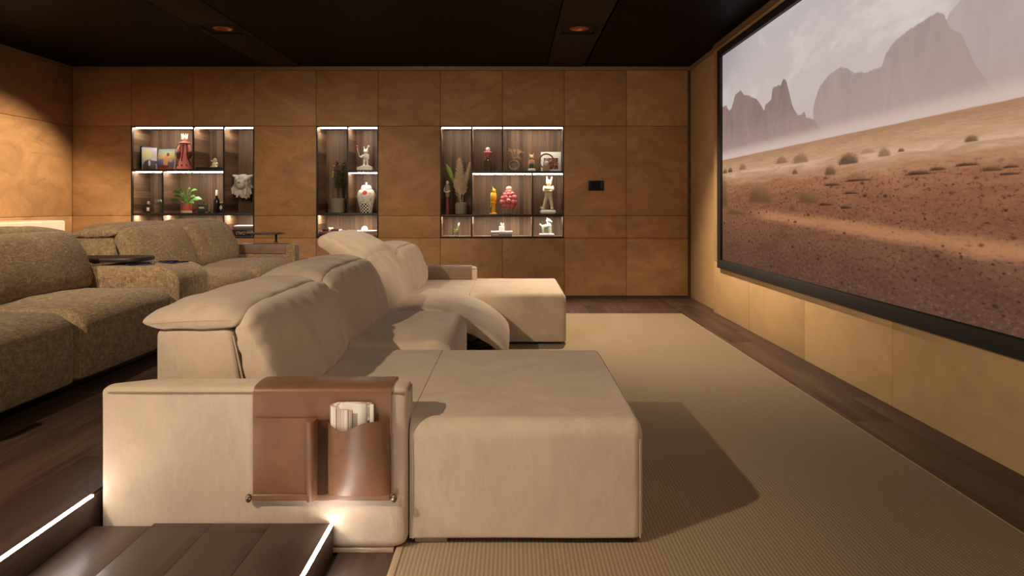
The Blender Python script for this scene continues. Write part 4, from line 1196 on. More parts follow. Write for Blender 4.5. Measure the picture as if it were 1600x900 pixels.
# small figurine on a flat book, top middle
book(-3.59, -3.285, 7.76, 7.93, z1, z1 + 0.024, 'book_black', 'flat black book under the small cream figurine')
x = ix(336.5); zz = z1 + 0.0245
f1 = thing('figurine', 'small cream crouching figurine on a flat black book', 'figurine', (x, YI, zz))
blob('body', lambda m: (m.ball((x, YI, zz + 0.035), (0.038, 0.034, 0.036), 12), m.ball((x, YI - 0.005, zz + 0.085), (0.024, 0.024, 0.028), 12), cap(m, (x - 0.018, YI, zz + 0.07), (x - 0.042, YI - 0.01, zz + 0.082), 0.009, 0.007), cap(m, (x + 0.02, YI, zz + 0.06), (x + 0.036, YI - 0.025, zz + 0.04), 0.010, 0.008), cap(m, (x - 0.02, YI - 0.02, zz + 0.012), (x - 0.03, YI - 0.04, zz + 0.008), 0.012), cap(m, (x + 0.02, YI - 0.02, zz + 0.012), (x + 0.03, YI - 0.04, zz + 0.008), 0.012)), 'cream_ceramic', f1, 0.0045, 2)
part('base', M().lathe([(0.046, 0), (0.046, 0.005), (0.040, 0.008)], (x, YI, zz), 16), 'cream_ceramic', f1)

# niche 1, middle row
z2 = S2 + 0.002
x = ix(232)
j = thing('glass_jar', 'small lidded glass jar beside the succulent', 'jar', (x, YI, z2))
part('body', M().lathe([(0.040, 0), (0.044, 0.006), (0.044, 0.075), (0.034, 0.098), (0.022, 0.104), (0.020, 0.104), (0.031, 0.096), (0.041, 0.074), (0.041, 0.008), (0.004, 0.006)], (x, YI, z2), 20), 'smoke_glass', j)
part('stopper', M().lathe([(0.018, 0.1045), (0.018, 0.112), (0.010, 0.116), (0.016, 0.124), (0.012, 0.134), (0.003, 0.137)], (x, YI, z2), 16), 'pale_wood', j)
part('label_tag', M().rbox(x + 0.004, x + 0.034, YI - 0.0475, YI - 0.0455, z2 + 0.025, z2 + 0.065, 0.0006), 'paper', j)
x = ix(246)
s_ = thing('potted_succulent', 'silvery succulent in a beige clay pot', 'plant', (x, YI + 0.02, z2))
part('pot', M().lathe([(0.040, 0), (0.043, 0.004), (0.047, 0.10), (0.042, 0.10), (0.040, 0.085), (0.003, 0.085)], (x, YI + 0.02, z2), 18), 'clay', s_)
random.seed(3); m = M()
for i in range(60):
    a = random.random() * 2 * PI; e = random.random() * 1.3; r = 0.03 + 0.035 * random.random()
    m.leaf((x + 0.015 * math.cos(a), YI + 0.02 + 0.015 * math.sin(a), z2 + 0.088), (x + r * math.cos(a) * math.cos(e * 0.9), YI + 0.02 + r * math.sin(a), z2 + 0.105 + 0.06 * math.sin(e)), 0.018, 0.0, None, 3)
part('foliage', m, 'leaf_silver', s_, kind='stuff')

x = ix(291.5)
p = thing('peace_lily', 'green peace lily in a red and cream pot', 'plant', (x, YI, z2))
part('pot', M().lathe([(0.060, 0.028), (0.0635, 0.03), (0.0635, 0.108), (0.058, 0.108), (0.056, 0.09), (0.003, 0.09)], (x, YI, z2), 24), 'red_glaze', p)
part('pot_foot', M().lathe([(0.058, 0), (0.062, 0.003), (0.0625, 0.0285), (0.058, 0.0285)], (x, YI, z2), 24), 'cream_ceramic', p)
random.seed(11)
tips = [(-0.165, 0.25, 0.0), (-0.16, 0.20, 0.04), (-0.165, 0.155, -0.05), (-0.11, 0.27, 0.05), (-0.06, 0.285, -0.06), (0.02, 0.295, 0.05), (0.055, 0.30, -0.04), (0.10, 0.28, 0.05), (0.13, 0.20, -0.06), (0.165, 0.17, 0.03), (0.125, 0.125, -0.08), (0.09, 0.16, 0.09), (-0.10, 0.17, 0.10), (-0.02, 0.23, -0.12), (0.05, 0.20, -0.12), (-0.09, 0.21, -0.11)]
for tx, tz, ty in tips:
    b = (x + random.uniform(-0.012, 0.012), YI + random.uniform(-0.01, 0.01), z2 + 0.09)
    k = 0.45; mid = (x + tx * 0.42, YI + ty * 0.45, z2 + 0.09 + (tz - 0.09) * 0.85)
    m = M().tube(spline([b, (x + tx * 0.18, YI + ty * 0.2, z2 + 0.09 + (tz - 0.09) * 0.5), mid], 3), 0.0028, 5)
    m.leaf(mid, (x + tx, YI + ty, z2 + tz + 0.005), 0.044 + random.uniform(-0.006, 0.012), 0.030, (-(tz - mid[2] + z2) * 0.7, 0.06, tx * 0.42 + 0.01), 7)
    part('leaf', m, 'leaf_green', p)
x = ix(316)
c = thing('candle_box', 'dark green square candle jar with a small gold top', 'candle', (x, YI + 0.02, z2))
part('body', M().rbox(x - 0.043, x + 0.043, YI - 0.02, YI + 0.062, z2, z2 + 0.10, 0.006, 2), 'dark_green', c)
part('top', M().lathe([(0.012, 0.1), (0.012, 0.125), (0.015, 0.13), (0.012, 0.145), (0.003, 0.148)], (x + 0.008, YI + 0.02, z2), 14), 'brass', c)
part('label_band', M().rbox(x - 0.03, x + 0.03, YI - 0.0215, YI - 0.0203, z2 + 0.05, z2 + 0.072, 0.0004), 'leaf_silver', c)
x = ix(327.5)
c = thing('tumbler', 'clear cut glass tumbler beside the black bottle', 'glass', (x, YI - 0.04, z2))
part('glass', M().lathe([(0.034, 0), (0.036, 0.004), (0.041, 0.108), (0.038, 0.108), (0.034, 0.016), (0.003, 0.014)], (x, YI - 0.04, z2), 16), 'clear_glass', c)
x = ix(338.5)
c = thing('bottle', 'slim black bottle with a silver neck', 'bottle', (x, YI, z2))
part('body', M().lathe([(0.030, 0), (0.034, 0.005), (0.034, 0.135), (0.030, 0.155), (0.014, 0.175), (0.012, 0.20)], (x, YI, z2), 20), 'bottle_black', c)
part('neck', M().lathe([(0.0125, 0.2), (0.0135, 0.203), (0.012, 0.262), (0.008, 0.268)], (x, YI, z2), 16), 'white_ceramic', c, label='pale silver neck foil')
x = ix(345)
c = thing('canister', 'small dark canister with a white diamond, right of the bottle', 'canister', (x, YI + 0.03, z2))
part('body', M().rbox(x - 0.022, x + 0.022, YI, YI + 0.06, z2, z2 + 0.115, 0.006, 2), 'book_black', c)
part('lid', M().rbox(x - 0.018, x + 0.018, YI + 0.006, YI + 0.054, z2 + 0.1155, z2 + 0.13, 0.004, 2), 'pale_wood', c)
part('diamond', M().add([(x, YI - 0.002, z2 + 0.036), (x + 0.02, YI - 0.002, z2 + 0.062), (x, YI - 0.002, z2 + 0.09), (x - 0.02, YI - 0.002, z2 + 0.062), (x, YI, z2 + 0.036), (x + 0.02, YI, z2 + 0.062), (x, YI, z2 + 0.09), (x - 0.02, YI, z2 + 0.062)], [(0, 1, 2, 3), (7, 6, 5, 4), (0, 4, 5, 1), (1, 5, 6, 2), (2, 6, 7, 3), (3, 7, 4, 0)]), 'paper', c)

# stone animal head fixed to the back of the niche
hx, hy, hz = ix(378.5, 7.95), 7.95, 1.26
h = thing('animal_head', 'grey stone animal head mounted inside the left niche', 'sculpture', (hx, NB - 0.002, hz))
def headf(m):
    random.seed(8)
    m.ball((hx + 0.005, hy + 0.02, hz + 0.05), (0.105, 0.10, 0.10), 16)
    m.ball((hx + 0.01, hy - 0.07, hz + 0.03), (0.055, 0.06, 0.06), 14)
    m.ball((hx - 0.035, hy - 0.05, hz + 0.085), (0.04, 0.035, 0.025), 12); m.ball((hx + 0.055, hy - 0.05, hz + 0.085), (0.04, 0.035, 0.025), 12)
    m.ball((hx + 0.012, hy - 0.06, hz + 0.10), (0.022, 0.045, 0.035), 12)
    for s in (-1, 1): cap(m, (hx + 0.01 + s * 0.075, hy, hz + 0.115), (hx + 0.01 + s * 0.11, hy - 0.01, hz + 0.13), 0.026, 0.014)
    for i in range(26):
        a = PI + PI * i / 25; r = 0.085 + 0.05 * random.random()
        cap(m, (hx + 0.07 * math.cos(a), hy, hz + 0.03 + 0.05 * math.sin(a)), (hx - 0.01 + (r + 0.015) * math.cos(a), hy + random.uniform(-0.05, 0.03), hz + (r + 0.01) * math.sin(a) - 0.01), 0.026, 0.012)
    m.tube([(hx, hy + 0.05, hz + 0.03), (hx, NB - 0.003, hz + 0.03)], 0.06, 14)
blob('head', headf, 'stone_grey', h, 0.007, 2)
for s in (-1, 1): part('eye', M().ball((hx + 0.01 + s * 0.045, hy - 0.078, hz + 0.062), (0.013, 0.008, 0.010), 10), 'vase_grey', h)
part('nose', M().ball((hx + 0.01, hy - 0.125, hz + 0.045), (0.02, 0.012, 0.014), 10), 'vase_grey', h)

# bottom right: book stack with the gold lettering upside down
z3 = NZ0 + 0.0125
b1 = book(ix(364.5, 7.80), ix(395, 7.80), 7.77, 8.0, z3, z3 + 0.072, 'book_black', 'thick black book with gold lettering, lower in the left niche stack', group='books in the bottom of the left niche')
text_part('lettering', 'DALI', 0.050, (ix(377.8, 7.80), 7.7695, z3 + 0.036), (PI / 2, PI, 0), 'gold_print', b1)
text_part('lettering', 'II (', 0.046, (ix(393, 7.80) - 0.01, 7.7695, z3 + 0.036), (PI / 2, PI, 0), 'gold_print', b1)
book(ix(365, 7.80), ix(395, 7.80), 7.78, 7.98, z3 + 0.0725, z3 + 0.104, 'book_plum', 'dark plum book on top of the thick black lettered book', group='books in the bottom of the left niche')
book(ix(366, 7.80), ix(395, 7.80), 7.79, 7.97, z3 + 0.1045, z3 + 0.120, 'paper', 'thin white book, topmost in the left niche stack', group='books in the bottom of the left niche')
x = -3.214
solo('cup', M().lathe([(0.014, 0), (0.016, 0.004), (0.026, 0.05), (0.028, 0.085), (0.025, 0.085), (0.022, 0.048), (0.003, 0.012)], (x, 7.82, z3), 18), 'red_glaze', 'small red cup beside the black book stack', 'cup', (x, 7.82, z3))

# --- niche 2
x = ix(528)
p = thing('potted_shrub', 'dark leafy dried shrub in a woven basket pot', 'plant', (x, YI + 0.02, z2))
part('basket', M().lathe([(0.078, 0), (0.086, 0.004), (0.090, 0.16), (0.084, 0.172), (0.074, 0.172), (0.072, 0.14), (0.003, 0.14)], (x, YI + 0.02, z2), 28), 'woven_basket', p)
random.seed(21); m = M(); mb = M()
for i in range(18):
    a = random.uniform(0, 2 * PI); L = random.uniform(0.28, 0.50); q = random.uniform(0.02, 0.105)
    tip = (x + 0.01 + q * math.cos(a), YI + 0.02 + q * math.sin(a), z2 + 0.13 + L)
    mb.tube(spline([(x, YI + 0.02, z2 + 0.13), (x + 0.3 * q * math.cos(a), YI + 0.02 + 0.3 * q * math.sin(a), z2 + 0.13 + L * 0.5), tip], 3), 0.003, 5)
    for k in range(40):
        t_ = random.uniform(0.45, 1.0); c_ = Vector((x, YI + 0.02, z2 + 0.13)).lerp(Vector(tip), t_)
        aa = random.uniform(0, 2 * PI); e = random.uniform(-0.4, 0.8); l = random.uniform(0.018, 0.038)
        m.leaf(c_, c_ + Vector((l * math.cos(aa), l * math.sin(aa), l * e)), 0.016, 0.004, None, 3)
part('branches', mb, 'dark_wood', p)
part('foliage', m, 'leaf_dark', p, kind='stuff')
random.seed(4)
for i in range(7):
    a = random.uniform(2.4, 4.2); c_ = (x + 0.06 * math.cos(a), YI - 0.02, z2 + random.uniform(0.40, 0.58))
    part('blossom', M().ball(c_, (0.014, 0.012, 0.012), 8), 'pink_gloss' if i % 2 else 'leaf_lime', p)

x = ix(571.5); zz = SN2 + 0.002
f2 = thing('rabbit_figurine', 'white long-eared figurine holding a red balloon on a square plinth', 'figurine', (x, YI, zz))
part('plinth', M().rbox(x - 0.088, x + 0.088, YI - 0.07, YI + 0.07, zz, zz + 0.045, 0.003), 'white_ceramic', f2)
part('ground', M().lathe([(0.082, 0.0455), (0.07, 0.052), (0.04, 0.064), (0.004, 0.066)], (x, YI, zz), 20), 'white_ceramic', f2)
def rab(m):
    b = zz + 0.06
    for s in (-1, 1): cap(m, (x + s * 0.020, YI, b), (x + s * 0.018, YI, b + 0.075), 0.013, 0.015); m.ball((x + s * 0.022, YI - 0.012, b + 0.002), (0.017, 0.024, 0.012), 10)
    m.ball((x, YI, b + 0.105), (0.034, 0.028, 0.045), 14)
    cap(m, (x - 0.026, YI, b + 0.125), (x - 0.052, YI - 0.02, b + 0.098), 0.011); cap(m, (x - 0.052, YI - 0.02, b + 0.098), (x - 0.068, YI - 0.025, b + 0.112), 0.010, 0.008)
    cap(m, (x + 0.028, YI, b + 0.128), (x + 0.036, YI - 0.02, b + 0.08), 0.011, 0.009)
    m.ball((x, YI - 0.004, b + 0.168), (0.030, 0.027, 0.027), 14); m.ball((x, YI - 0.03, b + 0.160), (0.014, 0.012, 0.010), 10)
    cap(m, (x - 0.016, YI, b + 0.185), (x - 0.022, YI, b + 0.222), 0.007, 0.006); cap(m, (x + 0.015, YI, b + 0.185), (x + 0.030, YI, b + 0.235), 0.007, 0.008); cap(m, (x + 0.030, YI, b + 0.235), (x + 0.044, YI, b + 0.222), 0.008, 0.004)
blob('body', rab, 'white_ceramic', f2, 0.0042, 2)
part('string', M().tube([(x - 0.068, YI - 0.025, zz + 0.17), (x - 0.085, YI - 0.02, zz + 0.22), (x - 0.098, YI - 0.01, zz + 0.272)], 0.0016, 5), 'paper', f2)
part('balloon', M().ball((x - 0.099, YI - 0.01, zz + 0.285), (0.017, 0.014, 0.012), 12), 'red_glaze', f2)

x = ix(572.5)
jr = thing('ginger_jar', 'painted white lidded ginger jar with a red spot and checks', 'jar', (x, YI, z2))
part('body', M().lathe([(0.062, 0), (0.066, 0.004), (0.074, 0.05), (0.097, 0.13), (0.108, 0.19), (0.104, 0.225), (0.084, 0.262), (0.062, 0.276), (0.055, 0.276)], (x, YI, z2), 36), 'painted_jar', jr)
part('lid', M().lathe([(0.064, 0.2765), (0.066, 0.281), (0.060, 0.298), (0.050, 0.318), (0.030, 0.324), (0.010, 0.326)], (x, YI, z2), 28), 'white_ceramic', jr)
part('knob', M().lathe([(0.010, 0.3265), (0.008, 0.332), (0.012, 0.342), (0.009, 0.352), (0.002, 0.354)], (x, YI, z2), 14), 'white_ceramic', jr)

gs = 'books in the bottom of the middle niche'
book(ix(499.8, 7.82), ix(531, 7.82), 7.79, 8.0, z3, z3 + 0.026, 'book_black', 'flat black book, lowest of the left pile in the middle niche', group=gs)
book(ix(500.2, 7.82), ix(531, 7.82), 7.795, 7.99, z3 + 0.0265, z3 + 0.054, 'book_red', 'flat dull red book resting on the black book', group=gs)
t_ = book(ix(505, 7.84), ix(530.5, 7.84), 7.81, 7.97, z3 + 0.0545, z3 + 0.078, 'book_black', 'black book tied with a cream ribbon, topmost in the middle niche', group=gs)
part('ribbon', M().rbox(ix(514.5, 7.84), ix(517.5, 7.84), 7.8085, 7.9715, z3 + 0.0548, z3 + 0.0795, 0.0006), 'cream_ceramic', t_, label='cream ribbon')
part('bow', M().ball((ix(514, 7.84), 7.86, z3 + 0.088), (0.016, 0.01, 0.008), 8).ball((ix(518, 7.84), 7.86, z3 + 0.088), (0.016, 0.01, 0.008), 8), 'cream_ceramic', t_)
book(ix(531.5, 7.82), ix(543.5, 7.82), 7.80, 8.0, z3, z3 + 0.022, 'paper', 'small white book lying right of the black book', group=gs)
book(ix(531.5, 7.82), ix(541.5, 7.82), 7.81, 7.99, z3 + 0.0225, z3 + 0.050, 'paper', 'small white book, upper one of the two white books', group=gs)
x = ix(574, 7.86)
dsh = thing('dish', 'wide white shallow dish with a raised foot', 'dish', (x, 7.89, z3))
part('bowl', M().lathe([(0.035, 0.022), (0.06, 0.026), (0.105, 0.046), (0.118, 0.058), (0.115, 0.061), (0.10, 0.052), (0.05, 0.036), (0.003, 0.034)], (x, 7.89, z3), 36), 'white_ceramic', dsh)
part('foot', M().lathe([(0.055, 0), (0.056, 0.004), (0.036, 0.0215)], (x, 7.89, z3), 24), 'white_ceramic', dsh)
x2 = ix(569, 7.86)
solo('ball_ornament', M().ball((x2, 7.885, z3 + 0.0745), 0.037, 20), 'white_ceramic', 'white ball lying in the shallow white dish', 'ornament', (x2, 7.885, z3 + 0.038))

# --- niche 3
z5 = SM3 + 0.002
x = ix(699.5)
fg = thing('tall_figurine', 'slim dark red standing figurine beside the pampas vase', 'figurine', (x, YI - 0.03, z5))
part('robe', M().lathe([(0.032, 0), (0.034, 0.004), (0.026, 0.10), (0.022, 0.19), (0.026, 0.25), (0.028, 0.31), (0.020, 0.335), (0.008, 0.345)], (x, YI - 0.03, z5), 18), 'dark_red', fg)
part('shawl', M().lathe([(0.0245, 0.20), (0.028, 0.25), (0.030, 0.31), (0.022, 0.338), (0.010, 0.345)], (x, YI - 0.03, z5), 18), 'clay', fg)
part('head', M().ball((x, YI - 0.03, z5 + 0.365), (0.018, 0.018, 0.024), 12), 'stone_grey', fg)
part('arm', M().tube(spline([(x - 0.024, YI - 0.03, z5 + 0.32), (x - 0.036, YI - 0.045, z5 + 0.27), (x, YI - 0.065, z5 + 0.255), (x + 0.03, YI - 0.05, z5 + 0.27)], 3), 0.008, 8), 'stone_grey', fg)

x = ix(720.5)
pv = thing('pampas_vase', 'beige cylinder vase of pampas grass and a green leaf stalk', 'vase', (x, YI, z5))
part('vase', M().lathe([(0.060, 0), (0.066, 0.004), (0.069, 0.02), (0.069, 0.115), (0.060, 0.135), (0.052, 0.138), (0.050, 0.12), (0.003, 0.10)], (x, YI, z5), 28), 'vase_grey', pv)
def plume(b, c0, tip, rad, n, seed):
    random.seed(seed); m = M(); P = spline([b, c0, tip], 10)
    m.tube(P, 0.003, 5)
    for i in range(n):
        t_ = random.random() ** 0.85; k = int((0.28 + 0.72 * t_) * (len(P) - 2)); p0 = Vector(P[k])
        ax = (Vector(P[k + 1]) - p0).normalized(); a = random.uniform(0, 2 * PI)
        w_ = rad * (1 - t_) ** 0.6 * random.uniform(0.5, 1.0) + 0.006
        dv = Vector((math.cos(a), 0.6 * math.sin(a), 0)) * w_ + ax * (w_ * 1.3 + 0.02)
        m.leaf(p0, p0 + dv, 0.0065, 0.010, (-dv.z, 0.02, dv.x), 3)
    return m
zb = z5 + 0.11
part('plume', plume((x, YI, zb), (x - 0.012, YI - 0.01, zb + 0.25), (x - 0.022, YI, zb + 0.545), 0.085, 1100, 1), 'dry_grass', pv)
part('plume', plume((x + 0.01, YI, zb), (x + 0.045, YI + 0.01, zb + 0.25), (x + 0.104, YI, zb + 0.50), 0.045, 550, 2), 'dry_grass', pv)
part('plume', plume((x, YI, zb), (x - 0.04, YI + 0.03, zb + 0.16), (x - 0.085, YI + 0.02, zb + 0.30), 0.045, 300, 5), 'dry_grass', pv)
m = M().tube(spline([(x - 0.01, YI, zb), (x - 0.06, YI - 0.01, zb + 0.2), (x - 0.10, YI - 0.01, zb + 0.30)], 4), 0.004, 6)
part('stalk', m, 'leaf_lime', pv)
m = M().leaf((x - 0.088, YI - 0.01, zb + 0.27), (x - 0.172, YI - 0.02, zb + 0.475), 0.052, 0.0, (1, 0.2, 0.4), 7)
o = part('leaf', m, 'leaf_lime', pv, label='long lime green leaf'); sd = o.modifiers.new('thickness', 'SOLIDIFY'); sd.thickness = 0.004
for i, (a, l) in enumerate(((0.3, 0.10), (2.7, 0.10), (-0.5, 0.08), (3.6, 0.07))):
    part('dry_leaf', M().leaf((x, YI, z5 + 0.138), (x + l * math.cos(a), YI + 0.4 * l * math.sin(a), z5 + 0.16), 0.016, 0.02), 'dark_wood', pv)

x = ix(762.3); z6 = SN3 + 0.002
cl = thing('glass_flask', 'clear glass flask topped with a pink and white head', 'ornament', (x, YI, z6))
part('flask', M().lathe([(0.042, 0), (0.046, 0.005), (0.046, 0.095), (0.038, 0.125), (0.018, 0.145), (0.016, 0.160), (0.013, 0.160), (0.015, 0.143), (0.034, 0.122), (0.042, 0.093), (0.042, 0.010), (0.003, 0.008)], (x, YI, z6), 24), 'smoke_glass', cl)
part('liquid', M().lathe([(0.038, 0.012), (0.040, 0.015), (0.040, 0.035), (0.003, 0.036)], (x, YI, z6), 20), 'clear_glass', cl)
part('bust', M().lathe([(0.012, 0.1605), (0.026, 0.178), (0.038, 0.20), (0.042, 0.218), (0.034, 0.236), (0.016, 0.246)], (x, YI, z6), 20), 'pink_gloss', cl)
for i in range(9):
    a = 2 * PI * i / 9; part('bead', M().ball((x + 0.036 * math.cos(a), YI + 0.036 * math.sin(a), z6 + 0.222), 0.014, 10), 'pink_gloss', cl)
part('cap', M().ball((x, YI, z6 + 0.258), (0.027, 0.027, 0.028), 14), 'white_ceramic', cl)

x = ix(802.8)
rv = thing('ring_vase', 'olive clay ring vase holding pale dried branches', 'vase', (x, YI, z6))
ring = [(x + 0.055 * math.cos(a), YI, z6 + 0.072 + 0.055 * math.sin(a)) for a in [2 * PI * i / 32 + PI / 2 for i in range(32)]]
part('ring', M().tube(ring, [0.017 - 0.003 * math.cos(2 * PI * i / 32) for i in range(32)], 12, True), 'ring_clay', rv)
part('neck', M().lathe([(0.016, 0.120), (0.011, 0.142), (0.013, 0.152), (0.009, 0.152), (0.008, 0.14)], (x - 0.004, YI, z6), 14), 'ring_clay', rv)
random.seed(9); m = M()
def twig(p, d, L, r, n):
    p = Vector(p); d = Vector(d).normalized(); q = p + d * L
    m.tube([p, p.lerp(q, 0.5) + Vector((random.uniform(-1, 1), random.uniform(-1, 1), random.uniform(-1, 1))) * L * 0.06, q], [r, r * 0.85, r * 0.7], 5)
    if n > 0:
        for i in range(3):
            twig(p.lerp(q, random.uniform(0.45, 1.0)), d + Vector((random.uniform(-0.8, 0.8), random.uniform(-0.5, 0.5), random.uniform(-0.75, 0.45))), L * random.uniform(0.5, 0.75), r * 0.7, n - 1)
for dx_, dz_, L in ((-0.35, 0.9, 0.075), (0.1, 1.0, 0.09), (0.55, 0.8, 0.085), (0.9, 0.55, 0.075), (-0.2, 1.0, 0.08)):
    twig((x - 0.004, YI, z6 + 0.145), (dx_, random.uniform(-0.2, 0.2), dz_), L, 0.0034, 3)
part('branches', m, 'dry_twig', rv)

x = ix(830.5)
bf = thing('bear_figurine', 'tan eared figurine in dark green shorts on a white pebble', 'figurine', (x, YI - 0.03, z6)); yy = YI - 0.03
part('pebble', M().rbox(x - 0.046, x + 0.046, yy - 0.035, yy + 0.035, z6, z6 + 0.036, 0.017, 5), 'white_ceramic', bf)
def bear(m):
    b = z6 + 0.085
    m.ball((x, yy, b + 0.025), (0.028, 0.024, 0.036), 14)
    m.ball((x, yy, b + 0.085), (0.027, 0.024, 0.028), 14); m.ball((x, yy - 0.022, b + 0.078), (0.014, 0.012, 0.010), 10)
    for s in (-1, 1):
        cap(m, (x + s * 0.026, yy, b + 0.04), (x + s * 0.032, yy - 0.006, b + 0.0), 0.009, 0.008)
        cap(m, (x + s * 0.018, yy, b + 0.105), (x + s * 0.028, yy, b + 0.128), 0.008, 0.004)
blob('body', bear, 'tan_paint', bf, 0.004, 2)
blob('shorts', lambda m: (m.ball((x, yy, z6 + 0.082), (0.030, 0.026, 0.022), 12), [cap(m, (x + s * 0.013, yy, z6 + 0.078), (x + s * 0.014, yy, z6 + 0.055), 0.014, 0.013) for s in (-1, 1)]), 'green_paint', bf, 0.004, 1)
for s in (-1, 1): part('leg', M().tube([(x + s * 0.014, yy, z6 + 0.034), (x + s * 0.014, yy, z6 + 0.056)], 0.009, 10), 'black_plastic', bf)

x = ix(853.5, 7.83)
rg = thing('ring_ornament', 'brown wooden ring ornament on a pale block with a white bead', 'ornament', (x, 7.81, z6)); yy = 7.81
part('ring', M().tube([(x + 0.082 * math.cos(a), yy, z6 + 0.118 + 0.082 * math.sin(a)) for a in [2 * PI * i / 40 for i in range(40)]], 0.0095, 10, True), 'ring_wood', rg)
part('block', M().rbox(x - 0.042, x + 0.036, yy - 0.03, yy + 0.03, z6, z6 + 0.062, 0.003), 'pale_wood', rg)
part('bead', M().ball((x - 0.004, yy, z6 + 0.093), 0.031, 16), 'white_ceramic', rg)
stand_book(ix(861, 7.95), 7.97, z6, 0.235, 0.235, 0.03, -0.06, -0.09, 'cover_photo', 'paper', 'white art book with a dark photograph, behind the wooden ring')

x = ix(771)
pr = thing('parrot_figurine', 'glossy yellow parrot figurine on a column perch', 'figurine', (x, YI, z5))
part('perch', M().lathe([(0.044, 0), (0.046, 0.006), (0.040, 0.014), (0.024, 0.022), (0.022, 0.12), (0.026, 0.128), (0.034, 0.132), (0.034, 0.142), (0.006, 0.146)], (x, YI, z5), 20), 'yellow_gloss', pr)
def par(m):
    b = z5 + 0.142
    m.ball((x + 0.002, YI, b + 0.062), (0.034, 0.034, 0.062), 14); m.ball((x + 0.008, YI - 0.008, b + 0.132), (0.023, 0.024, 0.024), 12)
    cap(m, (x + 0.012, YI - 0.03, b + 0.132), (x + 0.014, YI - 0.036, b + 0.116), 0.009, 0.004)
    cap(m, (x + 0.0, YI, b + 0.150), (x - 0.012, YI + 0.004, b + 0.182), 0.009, 0.004)
    cap(m, (x - 0.02, YI + 0.01, b + 0.03), (x - 0.034, YI + 0.02, b - 0.06), 0.014, 0.006)
    for s in (-1, 1): m.ball((x + s * 0.026, YI + 0.004, b + 0.06), (0.012, 0.026, 0.052), 10)
blob('bird', par, 'yellow_gloss', pr, 0.004, 2)

x = ix(795)
pk = thing('bubble_sculpture', 'pink sculpture of clustered glossy balls on a clear glass foot', 'sculpture', (x, YI, z5))
part('glass_foot', M().lathe([(0.055, 0), (0.060, 0.005), (0.064, 0.085), (0.058, 0.092), (0.052, 0.085), (0.050, 0.012), (0.003, 0.010)], (x, YI, z5), 24), 'clear_glass', pk)
part('stem', M().tube([(x, YI, z5 + 0.011), (x, YI, z5 + 0.09)], 0.012, 10), 'smoke_glass', pk)
random.seed(12)
for lev, (zz, rr, n, br) in enumerate(((0.105, 0.058, 8, 0.030), (0.145, 0.072, 9, 0.033), (0.19, 0.066, 8, 0.032), (0.23, 0.048, 6, 0.030), (0.262, 0.024, 4, 0.026))):
    for i in range(n):
        a = 2 * PI * i / n + lev * 0.5
        part('ball', M().ball((x + rr * math.cos(a), YI + rr * math.sin(a), z5 + zz + random.uniform(-0.006, 0.006)), br * random.uniform(0.85, 1.1), 12), 'pink_gloss', pk)
part('core', M().ball((x, YI, z5 + 0.17), (0.055, 0.055, 0.085), 14), 'pink_gloss', pk)
part('topknot', M().ball((x + 0.002, YI, z5 + 0.300), (0.034, 0.032, 0.026), 14), 'cream_ceramic', pk)

x = ix(856.5)
rb = thing('eared_sculpture', 'tall cream sculpture of a striding long-eared figure, arms folded', 'sculpture', (x, YI, z5))
part('pebble', M().rbox(x - 0.098, x + 0.090, YI - 0.055, YI + 0.055, z5, z5 + 0.052, 0.025, 5), 'white_ceramic', rb)
def hare(m):
    b = z5 + 0.052
    cap(m, (x + 0.022, YI, b + 0.165), (x + 0.046, YI - 0.005, b + 0.02), 0.024, 0.016); m.ball((x + 0.046, YI - 0.02, b + 0.014), (0.022, 0.034, 0.014), 12)
    cap(m, (x - 0.016, YI, b + 0.165), (x - 0.052, YI + 0.005, b + 0.025), 0.024, 0.016); m.ball((x - 0.062, YI - 0.01, b + 0.016), (0.030, 0.026, 0.014), 12); cap(m, (x - 0.075, YI, b + 0.02), (x - 0.086, YI, b + 0.038), 0.010, 0.008)
    m.rbox(x - 0.042, x + 0.046, YI - 0.028, YI + 0.028, b + 0.15, b + 0.275, 0.022, 4)
    cap(m, (x - 0.046, YI - 0.01, b + 0.262), (x - 0.048, YI - 0.03, b + 0.222), 0.018); cap(m, (x - 0.048, YI - 0.03, b + 0.222), (x + 0.035, YI - 0.044, b + 0.215), 0.016)
    cap(m, (x + 0.050, YI - 0.01, b + 0.262), (x + 0.052, YI - 0.03, b + 0.235), 0.018); cap(m, (x + 0.052, YI - 0.035, b + 0.235), (x - 0.03, YI - 0.046, b + 0.245), 0.016)
    m.ball((x + 0.008, YI - 0.004, b + 0.312), (0.034, 0.030, 0.036), 14)
    cap(m, (x - 0.012, YI, b + 0.335), (x - 0.014, YI, b + 0.380), 0.014, 0.010); cap(m, (x + 0.030, YI, b + 0.330), (x + 0.044, YI, b + 0.378), 0.014, 0.010)
blob('body', hare, 'cream_ceramic', rb, 0.0045, 2)

# bottom row
x = ix(712, 7.84)
c = thing('planted_jar', 'small glass jar with a sprig, alone in the lower left compartment', 'jar', (x, 7.86, z3))
part('jar', M().lathe([(0.030, 0), (0.034, 0.004), (0.036, 0.06), (0.034, 0.072), (0.031, 0.072), (0.032, 0.06), (0.030, 0.008), (0.003, 0.006)], (x, 7.86, z3), 20), 'smoke_glass', c)
part('filling', M().lathe([(0.027, 0.009), (0.029, 0.012), (0.030, 0.055), (0.003, 0.06)], (x, 7.86, z3), 16), 'cream_ceramic', c)
part('stem', M().tube(spline([(x + 0.01, 7.86, z3 + 0.05), (x + 0.02, 7.86, z3 + 0.09), (x + 0.032, 7.86, z3 + 0.118)], 3), 0.0018, 5), 'leaf_lime', c)
o = part('leaf', M().leaf((x + 0.030, 7.86, z3 + 0.11), (x + 0.040, 7.855, z3 + 0.155), 0.02, 0.0, (1, 0, 0), 5), 'white_ceramic', c)
